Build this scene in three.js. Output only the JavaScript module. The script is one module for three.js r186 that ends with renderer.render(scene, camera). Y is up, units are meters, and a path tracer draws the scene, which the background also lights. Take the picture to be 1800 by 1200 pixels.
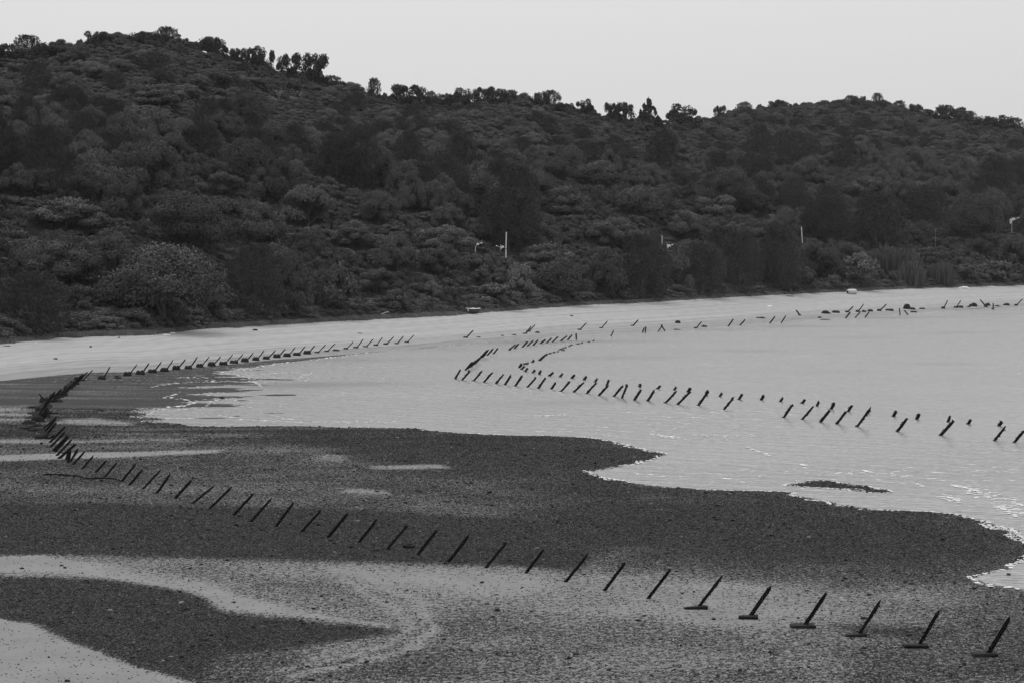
import * as THREE from 'three';
import { mergeGeometries } from 'three/addons/utils/BufferGeometryUtils.js';
import { RoundedBoxGeometry } from 'three/addons/geometries/RoundedBoxGeometry.js';

// ------------------------------------------------------------------ camera, sky, sun, exposure
const EYE = 16.2, PITCH = Math.atan(160 / 5000);
const camera = new THREE.PerspectiveCamera(2 * Math.atan(600 / 5000) * 180 / Math.PI, 1024 / 682, 1, 6000);
camera.position.set(0, EYE, 0);
camera.rotation.x = -PITCH;
const scene = new THREE.Scene();
const renderer = new THREE.WebGLRenderer({ antialias: true });
renderer.toneMapping = THREE.LinearToneMapping;
renderer.toneMappingExposure = 1;
renderer.shadowMap.enabled = true;
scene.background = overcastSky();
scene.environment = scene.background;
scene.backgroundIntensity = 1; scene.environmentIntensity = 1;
const sun = new THREE.DirectionalLight(new THREE.Color(1, 1, 1), 1.5);
sun.position.set(-160, 900, -1000);              // behind the haze, over the hills
sun.target.position.set(0, 0, -420);
sun.shadow.radius = 24; sun.castShadow = true;
sun.shadow.mapSize.set(4096, 4096);
Object.assign(sun.shadow.camera, { left: -420, right: 420, top: 700, bottom: -700, near: 10, far: 2600 });
scene.add(sun, sun.target);
scene.fog = new THREE.FogExp2(new THREE.Color().setRGB(0.6, 0.6, 0.6), 0.000022);

function overcastSky() {
  const w = 512, h = 256, d = new Float32Array(w * h * 4);
  for (let j = 0; j < h; j++) for (let i = 0; i < w; i++) {
    const el = (j + 0.5) / h * Math.PI - Math.PI / 2, az = (i + 0.5) / w * 2 * Math.PI;
    // even grey cloud deck, a little brighter where the sun stands behind it, brighter towards the zenith
    const s = Math.max(0, Math.sin(el));
    const dx = -Math.cos(el) * Math.cos(az), dy = Math.sin(el), dz = -Math.cos(el) * Math.sin(az);
    const c = dx * 0.0 + dy * 0.52 + dz * -0.85;
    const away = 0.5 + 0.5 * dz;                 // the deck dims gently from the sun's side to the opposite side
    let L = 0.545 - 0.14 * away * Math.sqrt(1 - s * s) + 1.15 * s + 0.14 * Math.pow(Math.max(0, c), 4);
    L *= 1 + 0.02 * Math.sin(az * 5 + 1) * Math.cos(el * 9);
    if (el < -0.03) L = 0.3;
    const k = (j * w + i) * 4;
    d[k] = d[k + 1] = d[k + 2] = L; d[k + 3] = 1;
  }
  const t = new THREE.DataTexture(d, w, h, THREE.RGBAFormat, THREE.FloatType);
  t.mapping = THREE.EquirectangularReflectionMapping;
  t.magFilter = t.minFilter = THREE.LinearFilter; t.needsUpdate = true;
  return t;
}

// ------------------------------------------------------------------ small helpers
function rng(seed) { let a = seed >>> 0; return () => { a = (a + 0x6D2B79F5) >>> 0; let t = a; t = Math.imul(t ^ (t >>> 15), t | 1); t ^= t + Math.imul(t ^ (t >>> 7), t | 61); return ((t ^ (t >>> 14)) >>> 0) / 4294967296; }; }
const R = rng(20240611);
const rr = (a, b) => a + (b - a) * R();
const PERM = new Uint8Array(512); { const p = [...Array(256).keys()], q = rng(77); for (let i = 255; i > 0; i--) { const j = Math.floor(q() * (i + 1)); [p[i], p[j]] = [p[j], p[i]]; } for (let i = 0; i < 512; i++) PERM[i] = p[i & 255]; }
const GX = new Float32Array(256), GY = new Float32Array(256); for (let i = 0; i < 256; i++) { GX[i] = Math.cos(i * 2.399963); GY[i] = Math.sin(i * 2.399963); }
function noise(x, y) {                                                        // gradient noise, about -1..1
  const xi = Math.floor(x), yi = Math.floor(y), fx = x - xi, fy = y - yi, X = xi & 255, Y = yi & 255;
  const a = PERM[PERM[X] + Y], b = PERM[PERM[X + 1] + Y], c = PERM[PERM[X] + Y + 1], d = PERM[PERM[X + 1] + Y + 1];
  const u = fx * fx * fx * (fx * (fx * 6 - 15) + 10), v = fy * fy * fy * (fy * (fy * 6 - 15) + 10);
  const n0 = GX[a] * fx + GY[a] * fy, n1 = GX[b] * (fx - 1) + GY[b] * fy, n2 = GX[c] * fx + GY[c] * (fy - 1), n3 = GX[d] * (fx - 1) + GY[d] * (fy - 1);
  return 1.5 * (n0 + u * (n1 - n0) + v * (n2 - n0 + u * (n3 - n2 - n1 + n0)));
}
const fbm = (x, y, o = 4) => { let s = 0, a = 0.5; for (let i = 0; i < o; i++) { s += a * noise(x + i * 17.3, y - i * 9.1); x *= 2.03; y *= 2.03; a *= 0.5; } return s; };
const clamp = (v, a = 0, b = 1) => Math.min(b, Math.max(a, v));
const sstep = (a, b, x) => { x = clamp((x - a) / (b - a)); return x * x * (3 - 2 * x); };
const mix = (a, b, k) => a + (b - a) * k;
const used = {};
function numbered(n) { const k = used[n] = (used[n] ?? -1) + 1; return k ? n + '_' + String(k).padStart(3, '0') : n; }
function tag(o, label, category, group) { o.userData = { ...o.userData, label, category }; if (group) o.userData.group = group; return o; }
function struct(o, name, kind = 'structure') { o.name = numbered(name); o.userData.kind = kind; shadows(o); scene.add(o); return o; }
function shadows(o) { o.traverse((m) => { if (m.isMesh) { m.castShadow = true; m.receiveShadow = true; } }); return o; }
function thing(name, label, category, p, turn = 0, group) { const g = new THREE.Group(); g.name = numbered(name); g.position.set(...p); g.rotation.y = turn; tag(g, label, category, group); scene.add(g); return g; }
function part(name, geo, mat, parent) { const m = new THREE.Mesh(geo, mat); m.name = name; m.castShadow = m.receiveShadow = true; parent.add(m); return m; }
const grey = (v, roughness = 0.9, extra = {}) => new THREE.MeshStandardMaterial({ color: new THREE.Color().setRGB(v, v, v), roughness, ...extra });
const ORD = ['', 'first', 'second', 'third', 'fourth', 'fifth', 'sixth', 'seventh', 'eighth', 'ninth', 'tenth', 'eleventh', 'twelfth', 'thirteenth', 'fourteenth', 'fifteenth', 'sixteenth', 'seventeenth', 'eighteenth', 'nineteenth', 'twentieth'];
const ordinal = (n) => n <= 20 ? ORD[n] : (n < 30 ? 'twenty' : n < 40 ? 'thirty' : 'forty') + (n % 10 ? '-' + ORD[n % 10] : '');

// a sight line of the survey photograph (1800 x 1200): direction with z = -1
const CP = Math.cos(PITCH), SP = Math.sin(PITCH);
function ray(px, py) { const x = (px - 900) / 5000, y = (600 - py) / 5000, dy = y * CP - SP, dz = -CP - y * SP; return [x / -dz, dy / -dz]; }
const onPlane = (px, py, h = 0) => { const [t, m] = ray(px, py), D = (h - EYE) / m; return [t * D, -D]; };
const toPx = (x, y, z) => { const v = y - EYE, yc = v * CP - z * SP, zc = z * CP + v * SP; return [900 + 5000 * x / -zc, 600 - 5000 * yc / -zc, -zc]; };

// ------------------------------------------------------------------ the lie of the land
const table = (pts) => (t) => { let i = 1; while (i < pts.length - 1 && pts[i][0] < t) i++; const [a, b] = [pts[i - 1], pts[i]]; return mix(a[1], b[1], clamp((t - a[0]) / (b[0] - a[0]), -1.5, 2)); };
const smoothTable = (pts, n = 600, T = 0.36, r = 3) => { const f = table(pts), raw = Array.from({ length: n + 1 }, (_, i) => f(-T + 2 * T * i / n)), a = raw.map((_, i) => { let s = 0, c = 0; for (let k = -r; k <= r; k++) { const v = raw[i + k]; if (v !== undefined) { s += v; c++; } } return s / c; }); return (t) => { const u = clamp((t + T) / (2 * T), 0, 0.99999) * n, i = Math.floor(u); return mix(a[i], a[i + 1], u - i); }; };
const WATER = [[265, 728], [300, 743], [340, 748], [420, 749], [480, 748], [530, 748], [600, 751], [680, 751], [735, 752], [760, 757], [830, 761], [900, 765], [960, 765], [1010, 767], [1060, 772], [1100, 781], [1140, 791], [1175, 797], [1165, 802], [1130, 812], [1085, 822], [1035, 828], [1060, 838], [1110, 848], [1180, 856], [1260, 861], [1330, 862], [1390, 864], [1400, 870], [1450, 878], [1500, 890], [1560, 896], [1620, 898], [1690, 904], [1740, 917], [1790, 936], [1815, 955], [1812, 975], [1790, 990], [1760, 1003], [1720, 1016], [1740, 1025], [1800, 1035], [1900, 1048], [2100, 1066]].map(([x, y]) => onPlane(x, y))
  .concat([[300, -140], [900, -140], [900, -1200]])
  .concat([[2000, 529], [1800, 538], [1717, 543], [1650, 546], [1577, 551], [1487, 557], [1433, 560], [1353, 566], [1280, 572], [1224, 576], [1160, 580], [1115, 583], [1053, 588], [1000, 590.5], [957, 594], [893, 599], [813, 606], [760, 611], [691, 615], [629, 622], [551, 632], [489, 639], [439, 646], [408, 650], [396, 655], [414, 659], [426, 666], [377, 670], [355, 680], [358, 693], [371, 703], [343, 707], [296, 716]].map(([x, y]) => onPlane(x, y)));
const ISLAND = [[1376, 852], [1400, 848], [1422, 844], [1449, 842], [1480, 848], [1511, 852], [1542, 856], [1569, 862], [1572, 866], [1533, 866], [1498, 863], [1480, 859], [1444, 857], [1409, 855]].map(([x, y]) => onPlane(x, y));
function inside(poly, x, z) { let c = false; for (let i = 0, j = poly.length - 1; i < poly.length; j = i++) { const [xi, zi] = poly[i], [xj, zj] = poly[j]; if ((zi > z) !== (zj > z) && x < (xj - xi) * (z - zi) / (zj - zi) + xi) c = !c; } return c; }
function edgeDist(poly, x, z, sz = 1) { let m = 1e12; for (let i = 0, j = poly.length - 1; i < poly.length; j = i++) { const ax = poly[j][0], az = poly[j][1] * sz, bx = poly[i][0] - ax, bz = poly[i][1] * sz - az, px = x - ax, pz = z * sz - az, k = clamp((px * bx + pz * bz) / (bx * bx + bz * bz || 1)), ex = px - k * bx, ez = pz - k * bz, d = ex * ex + ez * ez; if (d < m) m = d; } return Math.sqrt(m); }
// tabulated distance to the water's edge (land +)
const SD = { x0: -160, z0: -30, dx: 1, dz: -1, nx: 460, nz: 880, a: null };
SD.a = new Float32Array(SD.nx * SD.nz);
for (let j = 0; j < SD.nz; j++) for (let i = 0; i < SD.nx; i++) {
  const x = SD.x0 + i, z = SD.z0 - j; let d;
  if (inside(WATER, x, z)) { d = -edgeDist(WATER, x, z); if (z < -180 && z > -210 && x > 8 && x < 32) d = Math.max(d, (inside(ISLAND, x, z) ? 1 : -1) * edgeDist(ISLAND, x, z)); } else d = edgeDist(WATER, x, z);
  SD.a[j * SD.nx + i] = d;
}
function shore(x, z) { const u = clamp(x - SD.x0, 0, SD.nx - 1.001), v = clamp(SD.z0 - z, 0, SD.nz - 1.001), i = Math.floor(u), j = Math.floor(v), a = SD.a, k = j * SD.nx + i; return mix(mix(a[k], a[k + 1], u - i), mix(a[k + SD.nx], a[k + SD.nx + 1], u - i), v - j); }

const backH = smoothTable([[-0.36, 2], [-0.18, 2], [0, 3.2], [0.18, 5], [0.36, 5]]);
const D0 = smoothTable([[0, 601], [100, 591], [250, 587], [350, 576], [480, 569], [600, 562], [750, 555], [830, 549], [1000, 536], [1150, 529], [1300, 520], [1450, 513], [1600, 506], [1800, 500], [2100, 493]].map(([x, y]) => { const t0 = (x - 900) / 5000, [px, pz] = onPlane(x, y, backH(t0)); return [px / -pz, -pz]; }));
const DS = smoothTable([[-200, 690], [0, 672], [80, 664], [160, 656], [250, 654], [320, 648], [400, 640], [480, 632], [560, 626], [640, 619], [720, 612], [800, 606], [893, 598], [957, 593], [1000, 590], [1053, 587.5], [1115, 582.5], [1224, 575.5], [1280, 571.5], [1353, 565.5], [1433, 559.5], [1487, 556.5], [1577, 550.5], [1650, 545.5], [1800, 537.5], [2000, 528.5]].map(([x, y]) => { const [px, pz] = onPlane(x, y, 0.1); return [px / -pz, -pz]; }), 600, 0.36, 1);
const RIDGE = [[-150, 108], [0, 102], [60, 97], [120, 84], [200, 75], [260, 70], [330, 76], [390, 94], [430, 110], [480, 127], [530, 138], [570, 146], [640, 166], [700, 178], [800, 186], [850, 176], [900, 174], [960, 184], [1030, 198], [1100, 212], [1160, 217], [1230, 213], [1290, 196], [1350, 190], [1450, 185], [1550, 183], [1620, 197], [1700, 215], [1800, 228], [2000, 250]];
const D1 = smoothTable([[-0.36, 800], [-0.18, 820], [-0.13, 880], [-0.05, 980], [0.04, 1060], [0.065, 1180], [0.09, 1380], [0.14, 1450], [0.2, 1460], [0.36, 1460]], 600, 0.36, 8);
const HR = smoothTable(RIDGE.map(([x, y]) => { const [t, m] = ray(x, y + 4 + (x > 1080 && x < 1250 ? 4 : 0)); return [t, EYE + m * D1(t)]; }), 600, 0.36, 4);

function flatH(x, z) {
  const s = shore(x, z), n = 0.008 * noise(x * 0.7, z * 0.35) + 0.006 * noise(x * 0.21 + 5, z * 0.09);
  const bay = sstep(-44, -38, x) * sstep(-10, -24, x) * sstep(-262, -275, z) * sstep(-420, -380, z), wash = bay * 0.1 * fbm(x * 0.07, z * 0.15, 4);
  return s > 0 ? Math.min(0.3, 0.013 * s) + n + wash : Math.max(-0.5, mix(0.02, 0.003, bay) * s) + n + wash;
}
function H(x, z) {
  const D = -z; if (D < 20) return 0.3;
  const t = clamp(x / D, -0.35, 0.35), ds = DS(t), d0 = D0(t), hb = backH(t);
  let h = flatH(x, z);
  if (D <= ds) return h;
  const u = clamp((D - ds) / (d0 - ds));
  h = Math.max(h, 0.0) + (hb - 0.3) * (0.25 * u + 0.75 * u * u * (1.6 - 0.6 * u)) + 0.04 * noise(x * 0.05, z * 0.03) * u;
  if (D <= d0) return h;
  const d1 = D1(t), v = (D - d0) / (d1 - d0), hr = HR(t);
  if (v <= 1) { const lump = 4.5 * Math.min(v * 4, 1) * (1 - v) * (fbm(x / 70, z / 70, 3) * 1.6); return h + (hr - h) * (0.9 * v + 0.1 * v * v) + lump; }
  return hr - (v - 1) * (v - 1) * 60 - (v - 1) * 12;
}
function hit(px, py, from = 90) {                                              // where a sight line meets the land
  const [t, m] = ray(px, py); let a = from;
  for (let D = from; D < 1700; D += 2) { if (EYE + m * D <= Math.max(0, H(t * D, -D))) { let b = D; a = D - 2; for (let k = 0; k < 14; k++) { const c = (a + b) / 2; if (EYE + m * c <= Math.max(0, H(t * c, -c))) b = c; else a = c; } return [t * b, Math.max(0, H(t * b, -b)), -b]; } }
  const D = D1(t) - 2; return [t * D, H(t * D, -D), -D];
}

// ------------------------------------------------------------------ how much dark shell and gravel lies on the sand (0 pale .. 1 covered)
const PATCHES = [   // photo outline, cover, width of the soft edge in metres
  [[[-50, 664], [100, 660], [270, 650], [400, 655], [420, 700], [270, 728], [300, 750], [-50, 775]], 0.82, 3],
  [[[-50, 715], [50, 712], [60, 740], [-50, 742]], 0.45, 2],
  [[[95, 735], [160, 732], [225, 738], [230, 744], [110, 745]], 0.25, 2],
  [[[-50, 746], [130, 744], [140, 770], [-50, 772]], 0.97, 1.5],
  [[[-50, 778], [120, 776], [330, 772], [330, 779], [120, 783], [-50, 784]], 0.35, 2],
  [[[-50, 806], [130, 800], [300, 795], [385, 793], [370, 800], [200, 806], [-50, 814]], 0.08, 1.2],
  [[[420, 752], [760, 753], [1010, 768], [1100, 782], [1180, 798], [1035, 829], [950, 835], [800, 830], [620, 800], [480, 770]], 0.93, 6],
  [[[540, 800], [620, 803], [600, 812], [530, 810]], 0.4, 1.5],
  [[[660, 818], [775, 815], [780, 823], [670, 825]], 0.3, 1],
  [[[590, 862], [690, 865], [680, 871], [590, 869]], 0.3, 1],
  [[[1040, 830], [1110, 848], [1260, 862], [1390, 866], [1500, 892], [1700, 906], [1800, 940], [1815, 985], [1710, 1020], [1500, 1008], [1250, 990], [1050, 965], [900, 930], [1000, 880], [930, 850]], 0.95, 7],
  [[[1130, 862], [1300, 868], [1350, 880], [1200, 888], [1080, 880]], 0.78, 4],
  [[[-50, 889], [100, 889], [300, 892], [600, 900], [900, 915], [1100, 950], [1050, 975], [1000, 1006], [850, 1001], [760, 994], [600, 991], [400, 989], [150, 984], [-50, 978]], 0.97, 1.2],
  [[[-50, 978], [150, 984], [400, 990], [600, 992], [850, 1001], [1000, 1010], [1200, 1026], [1400, 1030], [1600, 1028], [1650, 1040], [1480, 1112], [1300, 1112], [1150, 1098], [1000, 1080], [850, 1075], [760, 1095], [730, 1116], [680, 1110], [560, 1096], [450, 1083], [385, 1078], [370, 1060], [300, 1044], [200, 1026], [90, 1022], [-50, 1020]], 0.4, 2],
  [[[-50, 982], [60, 980], [120, 990], [300, 1010], [420, 1050], [560, 1085], [680, 1106], [450, 1080], [395, 1075], [375, 1060], [300, 1040], [200, 1022], [90, 1010], [-50, 1012]], 0.1, 0.5],
  [[[600, 1005], [760, 1008], [950, 1012], [960, 1040], [860, 1050], [720, 1040], [620, 1022]], 0.14, 3],
  [[[1040, 1030], [1250, 1032], [1420, 1036], [1560, 1060], [1480, 1100], [1330, 1108], [1150, 1070]], 0.22, 5],
  [[[200, 1005], [420, 1000], [560, 1030], [680, 1085], [560, 1080], [420, 1040], [300, 1020]], 0.5, 2.5],
  [[[1520, 1068], [1620, 1078], [1700, 1085], [1640, 1098], [1540, 1092]], 0.2, 2],
  [[[-50, 1022], [90, 1022], [200, 1027], [300, 1044], [368, 1060], [373, 1074], [420, 1086], [560, 1100], [705, 1116], [690, 1124], [600, 1136], [500, 1146], [430, 1156], [390, 1175], [330, 1200], [310, 1215], [200, 1164], [120, 1132], [60, 1106], [-50, 1085]], 0.95, 0.8],
  [[[380, 1160], [500, 1146], [650, 1130], [700, 1145], [600, 1180], [420, 1215], [320, 1215]], 0.66, 2.5],
  [[[560, 1140], [700, 1118], [745, 1085], [765, 1100], [740, 1130], [640, 1160], [530, 1172]], 0.42, 1.5],
  [[[-50, 1085], [60, 1106], [120, 1132], [200, 1164], [310, 1200], [340, 1240], [-50, 1260]], 0.06, 0.35],
  [[[1640, 1080], [1800, 1060], [1900, 1200], [1500, 1215], [1480, 1150], [1560, 1120]], 0.72, 3],
  [[[800, 1150], [1000, 1140], [1200, 1170], [1350, 1215], [800, 1215]], 0.5, 4],
  [[[1480, 1015], [1780, 1015], [1780, 1110], [1420, 1125]], 0.52, 12],
  [[[1480, 1102], [1660, 1112], [1640, 1124], [1500, 1120]], 0.85, 1.5],
  [[[1372, 852], [1400, 846], [1422, 842], [1449, 840], [1480, 846], [1511, 850], [1542, 854], [1575, 862], [1575, 868], [1530, 868], [1480, 861], [1409, 857]], 1, 0.4],
].map(([p, g, s]) => { const q = p.map(([x, y]) => onPlane(x, y, 0.15)); return { q, g, s, z0: Math.min(...q.map((a) => a[1])) - 14, z1: Math.max(...q.map((a) => a[1])) + 14 }; });
const ARCS = [[[590, 1022], [660, 1050], [705, 1085], [722, 1108], [690, 1135], [600, 1160], [480, 1185]], [[650, 1018], [720, 1050], [760, 1085], [772, 1108], [740, 1140], [650, 1165], [520, 1195]], [[640, 1020], [710, 1052], [750, 1087], [762, 1108], [728, 1140], [640, 1163], [510, 1192]]].map((p) => p.map(([x, y]) => onPlane(x, y, 0.2)));
const lineDist = (l, x, z) => { let m = 1e9; for (let i = 1; i < l.length; i++) { const ax = l[i - 1][0], az = l[i - 1][1], bx = l[i][0] - ax, bz = l[i][1] - az, px = x - ax, pz = z - az, k = clamp((px * bx + pz * bz) / (bx * bx + bz * bz)); m = Math.min(m, Math.hypot(px - k * bx, pz - k * bz)); } return m; };
const G = { x0: -76, z0: -92, sx: 0.4, sz: 0.5, nx: 380, nz: 610, a: null };
G.a = new Float32Array(G.nx * G.nz);
for (let j = 0; j < G.nz; j++) for (let i = 0; i < G.nx; i++) {
  const x = G.x0 + i * G.sx, z = G.z0 - j * G.sz;
  let g = 0.52 + 0.12 * noise(x * 0.04, z * 0.05);
  g += 0.16 * sstep(-155, -170, z); if (z < -250) g = 0.75;
  for (const p of PATCHES) { if (z < p.z0 || z > p.z1) continue; const d = edgeDist(p.q, x, z, 0.35) * (inside(p.q, x, z) ? 1 : -1); g = mix(g, p.g, sstep(-p.s * 0.5, p.s * 0.5, d)); }
  if (z > -150) for (const l of ARCS) g = mix(g, 0.14, 0.6 * sstep(0.34, 0.08, lineDist(l, x, z) + 0.1 * noise(x, z)));
  G.a[j * G.nx + i] = g;
}
function cover(x, z) {
  const nw = sstep(-100, -190, z) * 0.75 + 0.25, wx = x + nw * (1.1 * noise(x * 0.22, z * 0.16) + 0.4 * noise(x * 0.9, z * 0.6)), wz = z + nw * 1.6 * noise(x * 0.13 + 40, z * 0.12);
  const u = clamp((wx - G.x0) / G.sx, 0, G.nx - 1.001), v = clamp((G.z0 - wz) / G.sz, 0, G.nz - 1.001), i = Math.floor(u), j = Math.floor(v), a = G.a, k = j * G.nx + i;
  let g = mix(mix(a[k], a[k + 1], u - i), mix(a[k + G.nx], a[k + G.nx + 1], u - i), v - j);
  const far = sstep(-200, -270, z);
  return clamp(g + (0.2 * sstep(0, 0.35, g) * fbm(x * 0.16, z * 0.14, 4) + far * 0.55 * fbm(x * 0.03, z * 0.22 + 9, 4)) * (g > 0.9 && far < 0.5 ? 0.55 : 1));
}
const SP3 = rng(333);
function albedo(x, z) {
  const D = -z, t = x / D, ds = DS(t);
  if (D > ds) {                                                               // dry beach: tide lines, wind-sorted sand
    const u = (D - ds) / (D0(t) - ds), w = u + 0.05 * fbm(x * 0.012, z * 0.02, 3);
    let a = w < 0.16 ? 0.175 : w < 0.33 ? 0.21 : 0.245;
    a += 0.06 * fbm(x * 0.014, w * 26, 4) + 0.02 * noise(x * 0.6, z * 0.12);
    for (const [k, s] of [[0.31, 0.012], [0.36, 0.008], [0.52, 0.007], [0.7, 0.012], [0.9, 0.01]]) { const d = Math.abs(w - k + 0.03 * noise(x * 0.01 + k * 50, 3)); if (d < s && noise(x * 0.05, k * 90) > -0.35) a -= 0.06 * (1 - d / s); }
    if (u > 0.93) a -= 0.12 * sstep(0.35, 0.75, noise(x * 0.8, z * 0.3) + (u - 0.93) * 10);
    return clamp(a, 0.06, 0.5);
  }
  const g = cover(x, z), n = 0.5 + 0.3 * noise(x * 3.7, z * 2.1) + 0.3 * noise(x * 9.7 + 3, z * 3.6) + 0.55 * (SP3() - 0.5), c = sstep(n - 0.12, n + 0.12, g * 1.08 - 0.02);
  const sand = 0.155 + 0.03 * fbm(x * 0.4, z * 0.3, 3), q = SP3(), mud = 0.0165 + 0.006 * noise(x * 0.5, z * 0.3) + 0.01 * noise(x * 9, z * 4) + (q > 0.93 ? 0.045 * SP3() : q > 0.75 ? 0.01 : 0);
  return clamp(mix(sand, mud, c), 0.012, 0.5);
}
function groundMap(w, h, x0, x1, z0, z1) {
  const d = new Uint8Array(w * h * 4);
  for (let j = 0; j < h; j++) for (let i = 0; i < w; i++) {
    const a = albedo(mix(x0, x1, (i + 0.5) / w), mix(z0, z1, (j + 0.5) / h)), s = a <= 0.0031308 ? a * 12.92 : 1.055 * Math.pow(a, 1 / 2.4) - 0.055, k = (j * w + i) * 4;
    d[k] = d[k + 1] = d[k + 2] = Math.round(s * 255); d[k + 3] = 255;
  }
  const t = new THREE.DataTexture(d, w, h); t.colorSpace = THREE.SRGBColorSpace; t.magFilter = t.minFilter = THREE.LinearFilter; t.wrapS = t.wrapT = THREE.MirroredRepeatWrapping; t.needsUpdate = true;
  return t;
}
// ------------------------------------------------------------------ ground: one sheet in three stretches, each with its own map in metres
const BANDS = [[-96, -176, -44, 44, 2048, 2048, 0.6], [-176, -345, -70, 70, 2048, 2048, 0.8], [-345, -1180, -130, 230, 2048, 1024, 2.5]];
{
  const X0 = -150, NX = 560, DX = 0.75, pos = [], uv = [], idx = [], groups = [], mats = [];
  BANDS.forEach(([z0, z1, x0, x1, w, h, dz], b) => {
    const zs = []; if (b === 0) for (let z = 10; z > z0; z -= 4) zs.push(z);
    const n = Math.round((z0 - z1) / dz); for (let i = 0; i <= n; i++) zs.push(mix(z0, z1, i / n));
    const base = pos.length / 3, start = idx.length;
    for (const z of zs) for (let i = 0; i <= NX; i++) { const x = X0 + i * DX; pos.push(x, H(x, z), z); uv.push((x - x0) / (x1 - x0), (z - z0) / (z1 - z0)); }
    for (let j = 0; j < zs.length - 1; j++) for (let i = 0; i < NX; i++) {
      const t = (X0 + i * DX) / -zs[j]; if (b === 2 && -zs[j] > D0(clamp(t, -0.35, 0.35)) + 12) continue;
      const a = base + j * (NX + 1) + i, c = a + NX + 1; idx.push(a, a + 1, c, a + 1, c + 1, c);
    }
    groups.push([start, idx.length - start, b]);
    mats.push(new THREE.MeshPhysicalMaterial({ map: groundMap(w, h, x0, x1, z0, z1), roughness: 0.9, specularIntensity: 0.2 }));
  });
  const g = new THREE.BufferGeometry();
  g.setAttribute('position', new THREE.Float32BufferAttribute(pos, 3)); g.setAttribute('uv', new THREE.Float32BufferAttribute(uv, 2)); g.setIndex(idx);
  groups.forEach((q) => g.addGroup(...q)); g.computeVertexNormals();
  struct(new THREE.Mesh(g, mats), 'tidal_flat');
}
{ // hills
  const pos = [], idx = [], X0 = -340, NX = 160, DX = 6, Z0 = -360, NZ = 270;
  for (let j = 0; j <= NZ; j++) for (let i = 0; i <= NX; i++) { const x = X0 + i * DX, z = Z0 - j * DX, t = clamp(x / -z, -0.35, 0.35); pos.push(x, H(x, z) - (-z < D0(t) + 6 ? 1.2 : 0.05), z); }
  for (let j = 0; j < NZ; j++) for (let i = 0; i < NX; i++) { const a = j * (NX + 1) + i, c = a + NX + 1; const z = Z0 - j * DX, t = clamp((X0 + i * DX) / -z, -0.35, 0.35); if (-z < D0(t) - 8) continue; idx.push(a, a + 1, c, a + 1, c + 1, c); }
  const g = new THREE.BufferGeometry(); g.setAttribute('position', new THREE.Float32BufferAttribute(pos, 3)); g.setIndex(idx); g.computeVertexNormals();
  struct(new THREE.Mesh(g, grey(0.014, 1)), 'hills');
}
// ------------------------------------------------------------------ water
{
  const N = 2048, T = 200, d = new Uint8Array(N * N * 4), q = rng(5), W = [];
  for (let k = 0; k < 46; k++) { const L = 0.5 * Math.pow(20, q() * q()), a = -1.2 + 1.5 * (q() - 0.5); const kx = Math.round(T / L * Math.cos(a)), kz = Math.round(T / L * Math.sin(a)); W.push([kx, kz, q() * 6.28, Math.pow(Math.max(0.35, L), 0.75)]); }
  const f = new Float32Array(N * N); let lo = 9, hi = -9;
  for (let j = 0; j < N; j++) for (let i = 0; i < N; i++) { let s = 0; for (const [kx, kz, p, a] of W) s += a * Math.sin((kx * i + kz * j) * 2 * Math.PI / N + p); const A = 2 * Math.PI / N, g = 0.62 + 0.22 * Math.sin(A * (2 * i + 3 * j) + 1) + 0.2 * Math.sin(A * (-i + 5 * j) + 2.2 + Math.sin(A * 2 * i)) + 0.18 * Math.sin(A * (4 * i + 2 * j) + 4); s *= g; f[j * N + i] = s; lo = Math.min(lo, s); hi = Math.max(hi, s); }
  for (let i = 0; i < N * N; i++) { d[i * 4] = d[i * 4 + 1] = d[i * 4 + 2] = Math.round(255 * (f[i] - lo) / (hi - lo)); d[i * 4 + 3] = 255; }
  const t = new THREE.DataTexture(d, N, N); t.wrapS = t.wrapT = THREE.RepeatWrapping; t.magFilter = t.minFilter = THREE.LinearFilter; t.needsUpdate = true;
  const g = new THREE.PlaneGeometry(1100, 1250, 1, 1); g.rotateX(-Math.PI / 2); g.translate(380, 0, -715);
  const u = g.attributes.uv, p = g.attributes.position; for (let i = 0; i < u.count; i++) u.setXY(i, p.getX(i) / T, p.getZ(i) / T);
  const m = new THREE.MeshPhysicalMaterial({ color: new THREE.Color().setRGB(0.165, 0.165, 0.165), roughness: 0.2, ior: 1.333, bumpMap: t, bumpScale: 0.42 });
  struct(new THREE.Mesh(g, m), 'water');
}
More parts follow.
